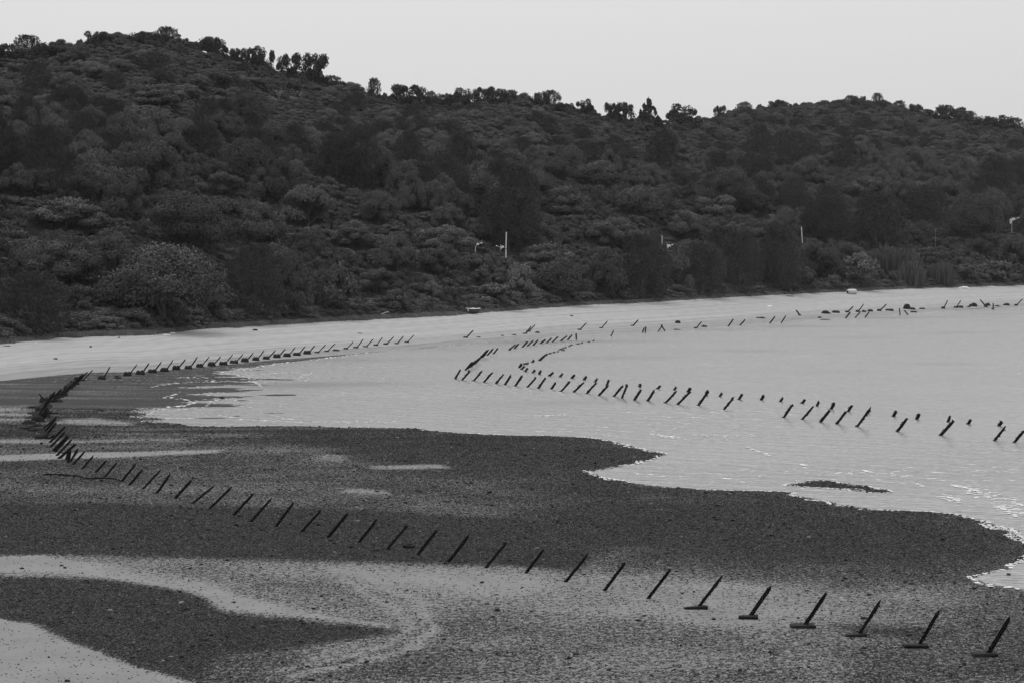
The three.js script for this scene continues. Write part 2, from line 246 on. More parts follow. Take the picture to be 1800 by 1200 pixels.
{ // foam along the water's edge: lacy scraps lying on the wet sand and the first ripples
  const pos = [], idx = [];
  const cell = (x, z, s, y) => { const k = pos.length / 3; for (const [a, b] of [[0, 0], [1, 0], [1, 1], [0, 1]]) pos.push(x + (a - 0.5) * s * rr(0.8, 1.5), y, z + (b - 0.5) * s * rr(0.8, 1.5)); idx.push(k, k + 1, k + 2, k, k + 2, k + 3); };
  for (let z = -130; z > -560; z -= z < -300 ? 0.5 : 0.3) for (let x = -42; x < 90; x += z < -300 ? 0.5 : 0.3) {
    const s = shore(x, z); if (Math.abs(s) > 3) continue;
    const h = H(x, z), l = 0.5 + 0.9 * noise(x * 0.12, z * 0.1), e = h - 0.004;
    const near = Math.abs(e) < (z < -255 ? 0.0022 : 0.0026) * clamp(l + 0.3, 0.1, 1.2) && noise(x * 1.6, z * 1.2) > -0.25 - l * 0.3;
    if (near) cell(x + rr(-.1, .1), z + rr(-.1, .1), z < -300 ? 0.36 : 0.22, Math.max(h, 0) + 0.012);
  }
  // breaking ripples further out
  for (const [x0, y0, x1, y1, n, w] of [[1145, 762, 1215, 775, 120, 1], [1215, 766, 1330, 765, 60, 1], [1312, 786, 1362, 803, 60, .7], [1408, 816, 1420, 819, 26, .4], [1519, 827, 1534, 831, 40, .4], [1613, 850, 1625, 856, 20, .6], [1672, 852, 1720, 862, 90, 1], [1650, 870, 1690, 882, 60, 2], [1700, 860, 1795, 885, 150, 4], [1745, 885, 1800, 905, 120, 3], [1786, 884, 1800, 889, 30, .4], [935, 731, 1000, 729, 50, .4], [525, 664, 550, 655, 50, 1], [625, 740, 700, 742, 30, 1], [495, 735, 520, 738, 20, 1], [430, 655, 470, 672, 60, 3], [1590, 573, 1597, 574, 14, .5], [640, 660, 700, 668, 12, 3], [420, 700, 520, 735, 50, 6]])
    for (let k = 0; k < n * 0.7; k++) { const u = clamp(Math.floor(R() * 6) / 6 + 0.14 * R() * R() + 0.03 * R()), px = mix(x0, x1, u), py = mix(y0, y1, u) + (R() + R() - 1) * 3 * w, [x, z] = onPlane(px, py, 0); cell(x, z, rr(0.08, 0.34), 0.02 + 0.002 * (k % 7)); }
  // lacy lines left by the wavelets in the shallow bay
  for (const [w, ...l] of [[1, [60, 415], [100, 390], [180, 372], [265, 365], [330, 345]], [0.5, [190, 322], [280, 330], [330, 345]], [0.6, [150, 320], [210, 305], [245, 283]], [0.6, [80, 262], [130, 248], [200, 240], [340, 228], [455, 222]], [0.6, [240, 207], [400, 208]], [0.8, [500, 178], [560, 190], [620, 200], [690, 245], [730, 270]], [0.8, [540, 163], [640, 150], [800, 127], [1000, 105], [1250, 75]], [0.5, [185, 405], [230, 385], [380, 372], [420, 340]], [0.4, [455, 412], [600, 440], [900, 455], [1240, 455]], [0.5, [620, 195], [760, 180], [930, 170]], [0.6, [905, 205], [960, 180]], [0.6, [950, 222], [970, 208]]])
    for (let a = 1; a < l.length; a++) { const n = Math.hypot(l[a][0] - l[a - 1][0], 3 * (l[a][1] - l[a - 1][1])) * 0.42 * w; for (let k = 0; k < n; k++) { const u = R(), zx = mix(l[a - 1][0], l[a][0], u), [x, z] = onPlane(240 + zx / 3.214, 600 + mix(l[a - 1][1], l[a][1], u) / 3.214 + (R() - 0.5) * 1.6 + 1.6 * noise(zx / 24, a), 0); if (noise(zx / 22, l[a][1]) > -0.1) cell(x, z, rr(0.1, 0.36), Math.max(0, H(x, z)) + 0.014); } }
  const g = new THREE.BufferGeometry(); g.setAttribute('position', new THREE.Float32BufferAttribute(pos, 3)); g.setIndex(idx); g.computeVertexNormals();
  const foam = struct(new THREE.Mesh(g, grey(0.5, 0.7)), 'foam', 'stuff'); tag(foam, 'white foam along the edge of the incoming water', 'foam');
}
// ------------------------------------------------------------------ stones, shells
function lump(seed, detail, sx, sy, sz, rough, flat = -9) {                     // an irregular stone
  const g = new THREE.IcosahedronGeometry(1, detail), p = g.attributes.position, o = seed * 13.7;
  for (let i = 0; i < p.count; i++) { const x = p.getX(i), y = p.getY(i), z = p.getZ(i), k = 1 + rough * (noise(x * 1.3 + o, y * 1.3 + z * 0.9) + 0.5 * noise(x * 3.1 - o, z * 3.1 + y * 2)); p.setXYZ(i, x * k * sx, Math.max(flat, y * k) * sy, z * k * sz); }
  g.computeVertexNormals(); return g;
}
function instanced(name, geo, mat, list, parent) {                              // list of [x, y, z, sx, sy, sz, turn, tone]
  const m = new THREE.InstancedMesh(geo, mat, list.length), o = new THREE.Object3D(), c = new THREE.Color(); m.name = name; m.castShadow = m.receiveShadow = true;
  list.forEach(([x, y, z, sx, sy, sz, turn, tone, tx = 0], i) => { o.position.set(x, y, z); o.rotation.set(tx, turn, tx); o.scale.set(sx, sy, sz); o.updateMatrix(); m.setMatrixAt(i, o.matrix); m.setColorAt(i, c.setRGB(tone, tone, tone)); });
  parent.add(m); return m;
}
const STONE0 = new THREE.MeshPhysicalMaterial({ color: new THREE.Color().setRGB(0.018, 0.018, 0.018), roughness: 0.9, specularIntensity: 0.25 });
{
  const g = new THREE.Group(), lists = [[], [], []];
  for (let k = 0; k < 900000 && lists[0].length + lists[1].length + lists[2].length < 330000; k++) {
    const D = 100 + 190 * Math.pow(R(), 1.25), x = (R() * 2 - 1) * (0.2 * D + 3), z = -D, s = shore(x, z); if (s < 0.15) continue;
    const c = cover(x, z); if (R() > c * c * c * 0.9 + 0.02) continue;
    const big = R() < 0.015 ? rr(1.8, 3) : 1, r = rr(0.015, 0.036) * big * (0.75 + D / 300), q = R();
    lists[k % 3].push([x, H(x, z) + r * 0.15, z, r * rr(0.8, 1.7), r * rr(0.45, 0.9), r * rr(0.8, 1.5), R() * 6.28, q < 0.02 ? rr(4, 9) : q < 0.2 ? rr(1.6, 3) : rr(0.5, 1.4), rr(-0.4, 0.4)]);
  }
  lists.forEach((l, i) => instanced('gravel', lump(i + 1, 0, 1, 1, 1, 0.3), STONE0, l, g));
  tag(struct(g, 'gravel', 'stuff'), 'dark shells and small stones strewn over the tidal flat', 'gravel');
}
// ------------------------------------------------------------------ the rows of leaning rails
const matt = (v) => new THREE.MeshPhysicalMaterial({ color: new THREE.Color().setRGB(v, v, v), roughness: 0.9, specularIntensity: 0.25 });
const SLABMAT = matt(0.015), RAIL = matt(0.011), CRUST = matt(0.014), CONCRETE = matt(0.018), WETSTONE = matt(0.011);
function railGeo(seed) {                                                       // a length of railway rail, 1 m tall, cut on the slant at the top
  const s = new THREE.Shape(), P = [[-.07, -.07], [.07, -.07], [.07, -.055], [.014, -.035], [.012, .03], [.036, .04], [.036, .075], [-.036, .075], [-.036, .04], [-.012, .03], [-.014, -.035], [-.07, -.055]];
  P.forEach(([x, y], i) => i ? s.lineTo(x, y) : s.moveTo(x, y));
  const g = new THREE.ExtrudeGeometry(s, { depth: 1, steps: 9, bevelEnabled: false }); g.rotateX(-Math.PI / 2);
  const p = g.attributes.position, bend = ((seed * 37) % 11 - 5) * 0.006;
  for (let i = 0; i < p.count; i++) { let x = p.getX(i), y = p.getY(i), z = p.getZ(i); const k = y > 0.85 ? mix(1, 0.55, (y - 0.85) / 0.15) : 1; x = x * k + bend * y * y * 2 + 0.012 * noise(y * 6, seed); z = z * k + 0.012 * noise(y * 6 + 30, seed); if (y > 0.99) y -= 0.045 * (x / 0.07 + 0.5); p.setXYZ(i, x, y, z); }
  g.computeVertexNormals(); return g;
}
function crustGeo(seed, n, r, y0, y1) {                                        // oysters grown on the rail
  const q = rng(seed * 91 + 7), parts = [];
  for (let k = 0; k < n; k++) { const g = lump(seed * 40 + k, 0, 1, 1, 1, 0.35), y = mix(y0, y1, Math.pow(q(), 1.2)), a = q() * 6.28, s = r * (0.5 + q() * 0.8); g.scale(s, s * 0.22 * 1.9, s); g.rotateY(q() * 6); g.translate(Math.cos(a) * 0.06, y, Math.sin(a) * 0.06); parts.push(g); }
  return mergeGeometries(parts);
}
function slabGeo(seed, L, h, w) { const g = new RoundedBoxGeometry(L, h, w, 4, Math.min(h, w) * 0.28), p = g.attributes.position; for (let i = 0; i < p.count; i++) { const x = p.getX(i), y = p.getY(i), z = p.getZ(i), k = 1 + 0.5 * noise(x * 3.5 + seed * 9, z * 4 + y * 5); p.setXYZ(i, x * (1 + 0.06 * noise(y * 9, seed)), y * k + 0.02 * noise(x * 5, seed + 4), z * k); } g.computeVertexNormals(); return g; }
function moundGeo(seed) {                                                      // rough two-lobed footing
  const a = lump(seed, 2, 0.36, 0.46, 0.4, 0.16, -0.5), b = lump(seed + 5, 2, 0.34, 0.48, 0.38, 0.16, -0.5), c = new RoundedBoxGeometry(1.1, 0.34, 0.75, 3, 0.12); a.translate(-0.24, 0.13, 0); b.translate(0.26, 0.11, 0.03); c.translate(0, 0.05, 0);
  for (const g of [a, b, c]) { g.deleteAttribute('uv'); if (!g.index) g.setIndex([...Array(g.attributes.position.count).keys()]); }
  return mergeGeometries([a, b, c]);
}
const RAILS = [1, 2, 3, 4, 5, 6].map(railGeo), CRUST_LOW = [1, 2, 3].map((s) => crustGeo(s, 30, 0.05, 0.02, 0.92)), CRUST_FULL = [4, 5, 6, 7].map((s) => crustGeo(s, 34, 0.07, -0.02, 0.97));
const SLABS = [1, 2, 3].map((s) => slabGeo(s, 1.0, 0.2, 0.6)), MOUNDS = [1, 2, 3, 4].map(moundGeo);
let stakeNo = 0;
function stake([bx, by, tx, ty], label, { foot = '', thick = 1, crust = 'low', group, water = false, lean = 0.22 } = {}) {
  const b = water ? [...onPlane(bx, by, 0)] : null, base = b ? new THREE.Vector3(b[0], 0, b[1]) : new THREE.Vector3(...hit(bx, by));
  const D = -base.z, s = D / 5000, dir = new THREE.Vector3((tx - bx) * s, (by - ty) * s, 0), n = stakeNo++;
  dir.z = lean * dir.length(); dir.y += dir.z * EYE / D * -1 + dir.z * 0.03;
  const sink = water ? 0.5 : 0.15, L = dir.length(), k = (L + sink) / L;
  const t = thing('leaning_stake', label, 'stake', [base.x, base.y, base.z], 0, group);
  const quat = new THREE.Quaternion().setFromUnitVectors(new THREE.Vector3(0, 1, 0), dir.clone().normalize()).multiply(new THREE.Quaternion().setFromAxisAngle(new THREE.Vector3(0, 1, 0), 0.6 + 0.9 * Math.sin(n * 2.3)));
  const put = (m) => { m.position.copy(dir).multiplyScalar(-sink / L); m.quaternion.copy(quat); m.scale.set(thick, L * k, thick); return m; };
  put(part('rail', RAILS[n % 6], RAIL, t));
  if (crust) put(part('oyster_crust', crust === 'low' ? CRUST_LOW[n % 3] : CRUST_FULL[n % 4], CRUST, t)).userData.kind = 'stuff';
  if (foot === 'slab') { const m = part('concrete_base', SLABS[n % 3], SLABMAT, t); m.position.set(-0.06 + 0.05 * Math.sin(n * 5), 0.04, 0.05); m.rotation.set(0.06 * Math.sin(n * 7), 0.16 * Math.sin(n * 3), 0.05 * Math.sin(n * 4)); m.scale.set(0.95 + 0.1 * Math.sin(n * 9), 1, 1); }
  if (foot === 'lowslab') { const m = part('concrete_base', SLABS[n % 3], grey(0.12), t); m.position.set(-0.25, -0.06, 0.1); m.rotation.y = 0.15; }
  if (foot === 'mound' || foot === 'small') { const m = part('concrete_base', MOUNDS[n % 4], CONCRETE, t), q = foot === 'small' ? 0.75 : 1; m.scale.set(q * (0.95 + 0.1 * Math.sin(n)), q * (foot === 'small' ? 0.6 : 1) * (0.95 + 0.12 * Math.cos(n * 2)), q); m.position.set(-0.1, 0, 0.12); m.rotation.y = 0.5 * Math.sin(n * 1.7); }
  return t;
}
function footing(px, py, label, w = 1, h = 0.6, name = 'concrete_footing', mat = CONCRETE, cat = 'footing', group) {
  const [x, y, z] = hit(px, py), m = new THREE.Mesh(lump(px % 50 + 3, 2, w / 2, h * 0.72, w / 2.6, 0.42, -0.4), mat);
  m.name = numbered(name); m.position.set(x, y, z); tag(m, label, cat, group); shadows(m); scene.add(m); return m;
}
const Z = (ox, oy, s) => (l) => l.map(([a, b, c, d]) => [ox + a / s, oy + b / s, ox + c / s, oy + d / s]);
// nearest row, from the right edge of the photo leftwards
const NEAR = [].concat(
  Z(1360, 1000, 4.0909)([[1532, 625, 1692, 322], [1040, 562, 1188, 268], [608, 482, 768, 213], [215, 420, 378, 148]]),
  Z(980, 940, 4.0909)([[1375, 600, 1535, 338], [1005, 530, 1187, 280], [645, 466, 814, 228], [335, 400, 490, 170], [55, 337, 222, 126]]),
  Z(560, 860, 4.0909)([[1490, 602, 1622, 418], [1203, 563, 1358, 356], [930, 522, 1085, 318], [706, 475, 857, 278], [493, 432, 647, 238], [288, 382, 422, 208], [63, 345, 215, 156]]),
  Z(150, 800, 4)([[1520, 537, 1664, 366], [1338, 502, 1468, 322], [1160, 466, 1318, 288], [1038, 420, 1192, 248], [872, 375, 1034, 214], [752, 338, 914, 204], [628, 302, 755, 158], [498, 268, 602, 124], [402, 237, 538, 94], [307, 210, 410, 88], [250, 182, 360, 56], [133, 152, 226, 44], [70, 119, 155, 27]]),
  Z(0, 600, 4)([[575, 895, 662, 798], [507, 865, 602, 764]]));
NEAR.forEach((s, i) => {
  const n = i + 1, where = i < 2 ? 'on dark shell gravel' : i < 8 ? 'on speckled pale sand' : i < 20 ? 'on the dark mud band' : 'on grey speckled flat';
  const foot = i === 6 ? 'lowslab' : i < 6 ? 'slab' : '';
  const label = i === 0 ? 'rail stake nearest the lower right corner, on a dark rounded footing' : i === 6 ? 'leaning rail stake on a flat pale sunken slab on the sand' : i === 26 ? 'leaning rail stake standing at the right end of the fallen log' : i === 12 ? 'leaning rail stake just right of the old tyre' : i === 13 ? 'leaning rail stake just left of the old tyre' : i === 19 ? 'leaning rail stake with a small pale slab at its foot' : `${foot ? 'slab-footed ' : ''}leaning rail stake ${where}, ${ordinal(n)} from the right in the nearest row`;
  stake(s, label, { foot, crust: 'low', group: 'stakes of the nearest row', thick: i < 6 ? 1.0 : 0.95 });
});
// the bend of the row at the left, from the near side inwards
const BEND = Z(0, 660, 7.5)([[895, 1150, 930, 962], [928, 1128, 1037, 962], [868, 1110, 905, 985], [768, 1092, 1010, 878], [743, 1052, 957, 838], [718, 1002, 917, 793], [688, 987, 908, 763], [652, 942, 868, 738], [648, 882, 872, 658], [640, 830, 722, 773], [593, 788, 752, 608], [568, 752, 748, 563], [552, 712, 763, 528]]);
const BENDLABEL = ['upright thin rail stake in the tangled trio below the bend', 'thick rail stake at the right of the tangled trio below the bend', 'short stake at the left of the tangled trio below the bend'];
BEND.forEach((s, i) => stake(s, BENDLABEL[i] || (i === 9 ? 'short stump of a stake beside the lower bend' : `leaning rail stake of the lower bend, ${ordinal(i - 2 - (i > 9 ? 1 : 0))} above the tangled trio`), { crust: 'low', group: 'stakes at the bend of the row', foot: i > 9 ? 'small' : '', thick: 1.15 }));
const CLUSTER = Z(0, 660, 7.5)([[590, 545, 682, 468], [545, 602, 655, 430], [520, 590, 625, 405], [500, 602, 640, 418], [470, 560, 590, 400], [510, 500, 620, 365], [550, 470, 650, 330], [560, 430, 680, 270], [590, 400, 690, 240], [600, 350, 732, 202], [645, 330, 722, 208], [690, 312, 817, 162], [720, 300, 800, 190], [745, 300, 882, 148], [800, 282, 906, 153], [830, 250, 960, 110], [850, 225, 990, 70], [880, 200, 1010, 55], [905, 175, 1040, 30], [935, 155, 1060, 10], [960, 130, 1075, -10], [985, 115, 1090, -20], [615, 375, 720, 235], [665, 345, 770, 215], [535, 455, 640, 310], [490, 530, 600, 380], [775, 290, 890, 175], [820, 265, 935, 130], [865, 212, 985, 80], [920, 165, 1040, 20], [945, 142, 1065, 0], [1005, 105, 1100, -25]])
  .concat(Z(0, 540, 6)([[800, 790, 885, 705], [835, 765, 925, 678], [865, 772, 984, 653]]));
CLUSTER.forEach((s, i) => stake(s, i === CLUSTER.length - 1 ? 'tall rail stake at the far end of the crowded bend' : i === 0 ? 'rail stake with a fallen rail across it at the bend' : 'dark leaning stake in the crowded overlapping cluster at the left bend', { crust: 'low', foot: i % 3 ? 'small' : 'mound', group: i && i < CLUSTER.length - 1 ? 'stakes crowded at the left bend' : undefined, thick: 1.0 }));
stake([40 + 590 / 15, 660 + 705 / 15, 40 + 415 / 15, 660 + 458 / 15], 'stake at the left bend leaning the opposite way to the rest', { crust: '' });
{ // stray footings at the bend
  const q = rng(9); [[58, 717], [60, 727], [55, 735], [50, 745], [47, 754], [62, 757], [68, 768], [75, 770], [66, 749], [80, 715], [96, 706]].forEach(([x, y], i) => footing(x, y, i === 0 ? 'broad flat dark footing left of the crowded bend' : i === 4 ? 'leftmost ragged footing at the bend of the row' : 'ragged dark footing without a rail at the left bend', rr(1.0, 1.8), rr(0.3, 0.6), 'concrete_footing', WETSTONE, 'footing', i && i !== 4 ? 'bare footings at the bend' : undefined));
}
{ const [x, y, z] = hit(85, 733), t = thing('fallen_rail', 'thin rail fallen flat between the stakes at the bend', 'rail', [x, y + 0.35, z]); const m = part('rail', RAILS[1], RAIL, t); m.rotation.z = -1.5; m.scale.set(0.8, 1.0, 0.8); }
// far row along the beach, left to right
const FAR = [[720, 265, 775, 175], [900, 240, 967, 156], [990, 232, 1050, 145], [1075, 218, 1137, 141], [1160, 210, 1220, 128]].map(([a, b, c, d]) => [a / 4, 600 + b / 4, c / 4, 600 + d / 4]).concat(
  Z(300, 540, 3.75)([[40, 410, 101, 337], [120, 405, 178, 326], [195, 394, 258, 321], [273, 387, 333, 319], [350, 379, 411, 309], [420, 369, 480, 304], [492, 360, 548, 295], [565, 350, 619, 282], [633, 342, 693, 281], [703, 332, 758, 269], [770, 325, 823, 262], [835, 317, 888, 255], [903, 308, 951, 247], [968, 300, 1024, 244], [1030, 292, 1086, 236], [1157, 275, 1204, 224], [1223, 268, 1271, 209], [1287, 261, 1338, 207], [1355, 252, 1398, 196], [1420, 245, 1471, 195], [1492, 241, 1536, 188], [1560, 232, 1604, 181]]));
FAR.forEach((s, i) => stake(s, i === 0 ? 'mound-footed stake standing apart at the left of the far beach row' : i === 26 ? 'last stake at the right end of the far beach row' : i === 6 ? 'far-row stake with a hooked top on a two-lobed mound' : `mound-footed leaning stake on the beach edge, ${ordinal(i + 1)} from the left in the far row`, { foot: i < 18 ? 'mound' : 'small', crust: 'low', group: 'stakes of the far beach row', thick: 1.05 }));
footing(820 / 4, 600 + 258 / 4, 'collapsed footing with a broken rail lying beside it', 1.1, 0.5);
footing(300 + 1090 / 3.75, 540 + 287 / 3.75, 'footing without a rail in a gap of the far row', 1.15, 0.4);
// scattered stakes on the middle and right of the beach
const MID = Z(760, 520, 3.75)([[222, 277, 271, 226], [613, 250, 653, 199], [635, 236, 678, 186], [973, 225, 1016, 177], [1115, 213, 1156, 164], [1322, 198, 1359, 154], [1740, 214, 1776, 169]]);
['lone leaning stake on the beach below the beached boat', 'left stake of a close pair on the beach right of the boat', 'right stake of a close pair on the beach right of the boat', 'leaning stake on the open beach, left one of three wide apart', 'leaning stake on the open beach, middle one of three wide apart', 'leaning stake on the open beach, right one of three wide apart', 'leaning stake at the edge of the beach right of the crossed rails'].forEach((l, i) => stake(MID[i], l, { foot: 'small', crust: '', thick: 1.5 }));
const EDGE = Z(760, 520, 3.75)([[1178, 266, 1197, 226], [1385, 242, 1398, 207], [1404, 242, 1409, 201], [1490, 236, 1520, 190], [1535, 232, 1505, 188]]);
['short stake standing alone at the water edge beyond the near posts', 'left of two stakes leaning together at the water edge', 'right of two stakes leaning together at the water edge', 'left rail of the crossed pair at the water edge', 'right rail of the crossed pair at the water edge'].forEach((l, i) => stake(EDGE[i], l, { thick: 1.5, crust: 'low' }));
const RIGHT = Z(1200, 480, 3)([[240, 281, 269, 242], [302, 276, 331, 244], [460, 266, 489, 226], [520, 264, 546, 226], [620, 224, 597, 194], [870, 208, 901, 174], [926, 206, 956, 164], [1040, 201, 1076, 163], [860, 239, 886, 202], [910, 236, 941, 204], [963, 235, 986, 203], [1148, 223, 1141, 182], [1190, 221, 1168, 194], [1378, 188, 1398, 143], [1444, 184, 1468, 142], [1603, 180, 1569, 139], [1640, 192, 1638, 157], [1762, 172, 1794, 133]]);
['leaning stake at the far water edge, left of the first wide pair', 'leaning stake at the far water edge, right of the first wide pair', 'leaning stake at the far water edge, left of the second pair', 'leaning stake at the far water edge, right of the second pair', 'stake leaning left with branches at its foot on the beach', 'mound-footed stake below the white tank, left of three', 'mound-footed stake below the white tank, middle of three', 'mound-footed stake on the beach right of the tank, right of three', 'dark stake in the shallows, left of three in front of the mounds', 'dark stake in the shallows, middle of three in front of the mounds', 'dark stake in the shallows with a lump on its top', 'nearly upright post of a broken frame at the water edge', 'slanting post of a broken frame at the water edge', 'stake on a high mound at the far right, left of two', 'stake on a high mound at the far right, right of two', 'far right stake leaning left out of its mound', 'upright stake on a plate at the far right water edge', 'last mound-footed stake at the right edge of the beach'].forEach((l, i) => stake(RIGHT[i], l, { foot: [5, 6, 7, 13, 14, 15, 17].includes(i) ? 'mound' : [4, 16].includes(i) ? 'small' : '', crust: '', thick: 2 }));
for (const [x, y, w, h, l] of [[755, 214, 2.6, 0.9, 'long dark mound without a rail on the right beach, first of two'], [808, 210, 2.4, 0.8, 'dark mound without a rail on the right beach, second of two'], [1093, 199, 2.4, 0.7, 'low flat mound right of the third mound-footed stake'], [1184, 190, 2.2, 1.6, 'tall rounded boulder on the right beach'], [1212, 193, 2, 0.8, 'low rock just right of the tall boulder'], [1468, 183, 1.8, 0.8, 'lump of footing right of the high mounds'], [1535, 176, 2.2, 1.4, 'rounded rock between the high mounds and the far right stakes'], [1512, 180, 1.1, 0.5, 'small stone left of the rounded rock'], [955, 206, 1.1, 0.7, 'small lump between the mound-footed stakes'], [1610, 172, 1.6, 1, 'lump leaning on the far right mound'], [1712, 171, 2, 0.9, 'cluster of dark rubble near the right edge'], [1662, 176, 1.5, 0.5, 'flat dark rock beside the upright far right stake'], [990, 203, 1.5, 0.8, 'dark lump lying against the third shallow-water stake'], [724, 237, 1, 0.5, 'small dark rock at the far water edge'], [750, 247, 2.2, 0.3, 'flat dark rock awash in the shallows'], [410, 238, 2.3, 0.4, 'flat dark stone on the beach above the second pair'], [114, 284, 1.2, 0.5, 'small dark rock at the water edge left of the wide pair']]) footing(1200 + x / 3, 480 + y / 3, l, w, h, 'dark_rock', CONCRETE, 'rock');
for (const [x, y, w, h, l] of [[692, 245, 0.9, 0.5, 'round dark stone right of the close pair on the beach'], [1620, 180, 1.4, 0.8, 'dark rock on the beach right of the crossed rails'], [305, 274, 0.8, 0.25, 'flat stone right of the lone stake below the boat'], [463, 264, 0.7, 0.25, 'left of two flat stones left of the close pair'], [540, 259, 0.9, 0.25, 'right of two flat stones left of the close pair'], [918, 134, 0.9, 0.3, 'small grey stone high on the open beach'], [1615, 224, 1.4, 0.25, 'low strip of rock awash right of the crossed rails']]) footing(760 + x / 3.75, 520 + y / 3.75, l, w, h, 'dark_rock', CONCRETE, 'rock');
// rows standing in the water: back arm, front row, and the short posts beyond
const ARM = Z(760, 520, 3.75)([[950, 288, 948, 246], [890, 291, 923, 256], [845, 299, 888, 261], [793, 304, 830, 267], [752, 310, 789, 276], [710, 315, 748, 284], [665, 326, 698, 289], [626, 331, 669, 291], [593, 337, 631, 297], [540, 347, 571, 314], [505, 356, 548, 319], [403, 381, 434, 341], [360, 391, 403, 346], [328, 406, 373, 352], [308, 416, 363, 356]]);
ARM.forEach((s, i) => stake(s, i === 0 ? 'upright stake ending the far arm of the water row' : `dark stake standing in water in the far arm, ${ordinal(i)} from its upright end`, { water: true, crust: 'full', thick: 1.55, group: 'stakes of the far arm in the water' }));
Z(760, 520, 3.75)([[287, 440, 332, 394], [275, 450, 320, 402], [265, 456, 311, 409], [250, 467, 300, 420], [240, 472, 290, 424], [227, 481, 272, 430], [217, 488, 264, 436]]).forEach((s) => stake(s, 'dark stake in the overlapping knot where the water rows meet', { water: true, crust: 'full', thick: 1.5, group: 'stakes in the knot of the water rows' }));
const FRONT = Z(760, 520, 3.75)([[150, 546, 187, 482], [194, 554, 251, 484], [270, 559, 332, 489], [340, 568, 398, 499], [418, 578, 469, 511], [478, 584, 521, 519], [546, 593, 596, 519], [626, 601, 686, 531], [698, 608, 748, 536], [783, 613, 815, 566], [848, 628, 911, 554], [933, 633, 999, 566], [1016, 643, 1081, 566], [1096, 656, 1161, 579], [1198, 661, 1258, 586], [1250, 671, 1288, 579], [1332, 686, 1376, 611], [1420, 691, 1466, 617], [1538, 704, 1613, 621], [1618, 714, 1703, 624]])
  .concat(Z(760, 620, 3.4615)([[1618, 319, 1681, 229]]), Z(1240, 640, 3.2143)([[103, 256, 163, 181], [443, 301, 496, 219], [546, 311, 613, 236], [650, 326, 703, 254], [743, 336, 799, 258], [860, 351, 936, 241], [1086, 379, 1141, 300], [1330, 401, 1403, 312], [1635, 431, 1698, 350], [1748, 441, 1803, 368]]));
FRONT.forEach((s, i) => stake(s, i === 0 ? 'leftmost oyster-crusted stake at the corner of the front water row' : i === 9 ? 'short broken stake, tenth from the left in the front water row' : i === 14 ? 'left stake of the leaning pair in the front water row' : i === 15 ? 'right stake of the leaning pair in the front water row' : i === FRONT.length - 1 ? 'stake cut by the right edge in the front water row' : `oyster-crusted stake in the water, ${ordinal(i + 1)} from the left in the front row`, { water: true, crust: 'full', thick: 1.5, group: 'stakes of the front water row' }));
const POSTS = Z(760, 520, 3.75)([[568, 472, 592, 446], [588, 484, 609, 460], [612, 498, 631, 472], [658, 506, 681, 484], [703, 516, 719, 489], [770, 528, 799, 501], [841, 533, 861, 506], [918, 543, 941, 517], [998, 553, 1019, 527], [1073, 566, 1086, 540], [1152, 582, 1166, 549], [1278, 600, 1286, 578], [1367, 600, 1370, 574], [1486, 612, 1506, 589], [1596, 620, 1611, 596], [1683, 632, 1706, 601]])
  .concat(Z(1240, 640, 3.2143)([[4, 174, 16, 144], [83, 182, 94, 159], [190, 198, 211, 164], [315, 201, 334, 172], [423, 210, 442, 187], [548, 220, 566, 197], [631, 235, 646, 207], [710, 254, 731, 212], [808, 267, 831, 227], [920, 278, 930, 255], [1063, 294, 1081, 259], [1195, 310, 1211, 274], [1373, 324, 1389, 291], [1488, 337, 1503, 309], [1658, 347, 1677, 316]]));
POSTS.forEach((s, i) => stake(s, i === POSTS.length - 1 ? 'rightmost short post of the half-sunken back water row' : `short post just above the water, ${ordinal(i + 1)} from the left in the sunken row`, { water: true, crust: 'full', thick: 1.75, group: 'short posts of the sunken row' }));
Z(760, 520, 3.75)([[578, 462, 592, 444], [605, 452, 618, 442], [615, 450, 634, 436], [658, 438, 673, 420], [706, 426, 719, 414], [714, 417, 727, 405], [722, 410, 735, 398], [728, 404, 742, 392], [738, 394, 760, 381], [772, 382, 786, 376], [797, 375, 809, 368], [824, 369, 836, 363], [843, 355, 855, 350], [858, 349, 868, 343], [862, 361, 874, 356], [875, 343, 886, 338], [903, 333, 912, 327], [917, 327, 926, 322], [962, 318, 972, 315], [985, 313, 994, 308], [1033, 306, 1040, 302], [1061, 299, 1069, 293]]).forEach((s, i) => stake(s, i === 21 ? 'last tiny stump at the far end of the sunken row' : i === 3 ? 'tiny slanting stump standing alone in the far sunken arm' : `tiny dark stump barely above water, ${ordinal(22 - i)} from the far end of the sunken arm`, { water: true, crust: 'full', thick: 1.8, group: 'tiny stumps of the far sunken arm' }));

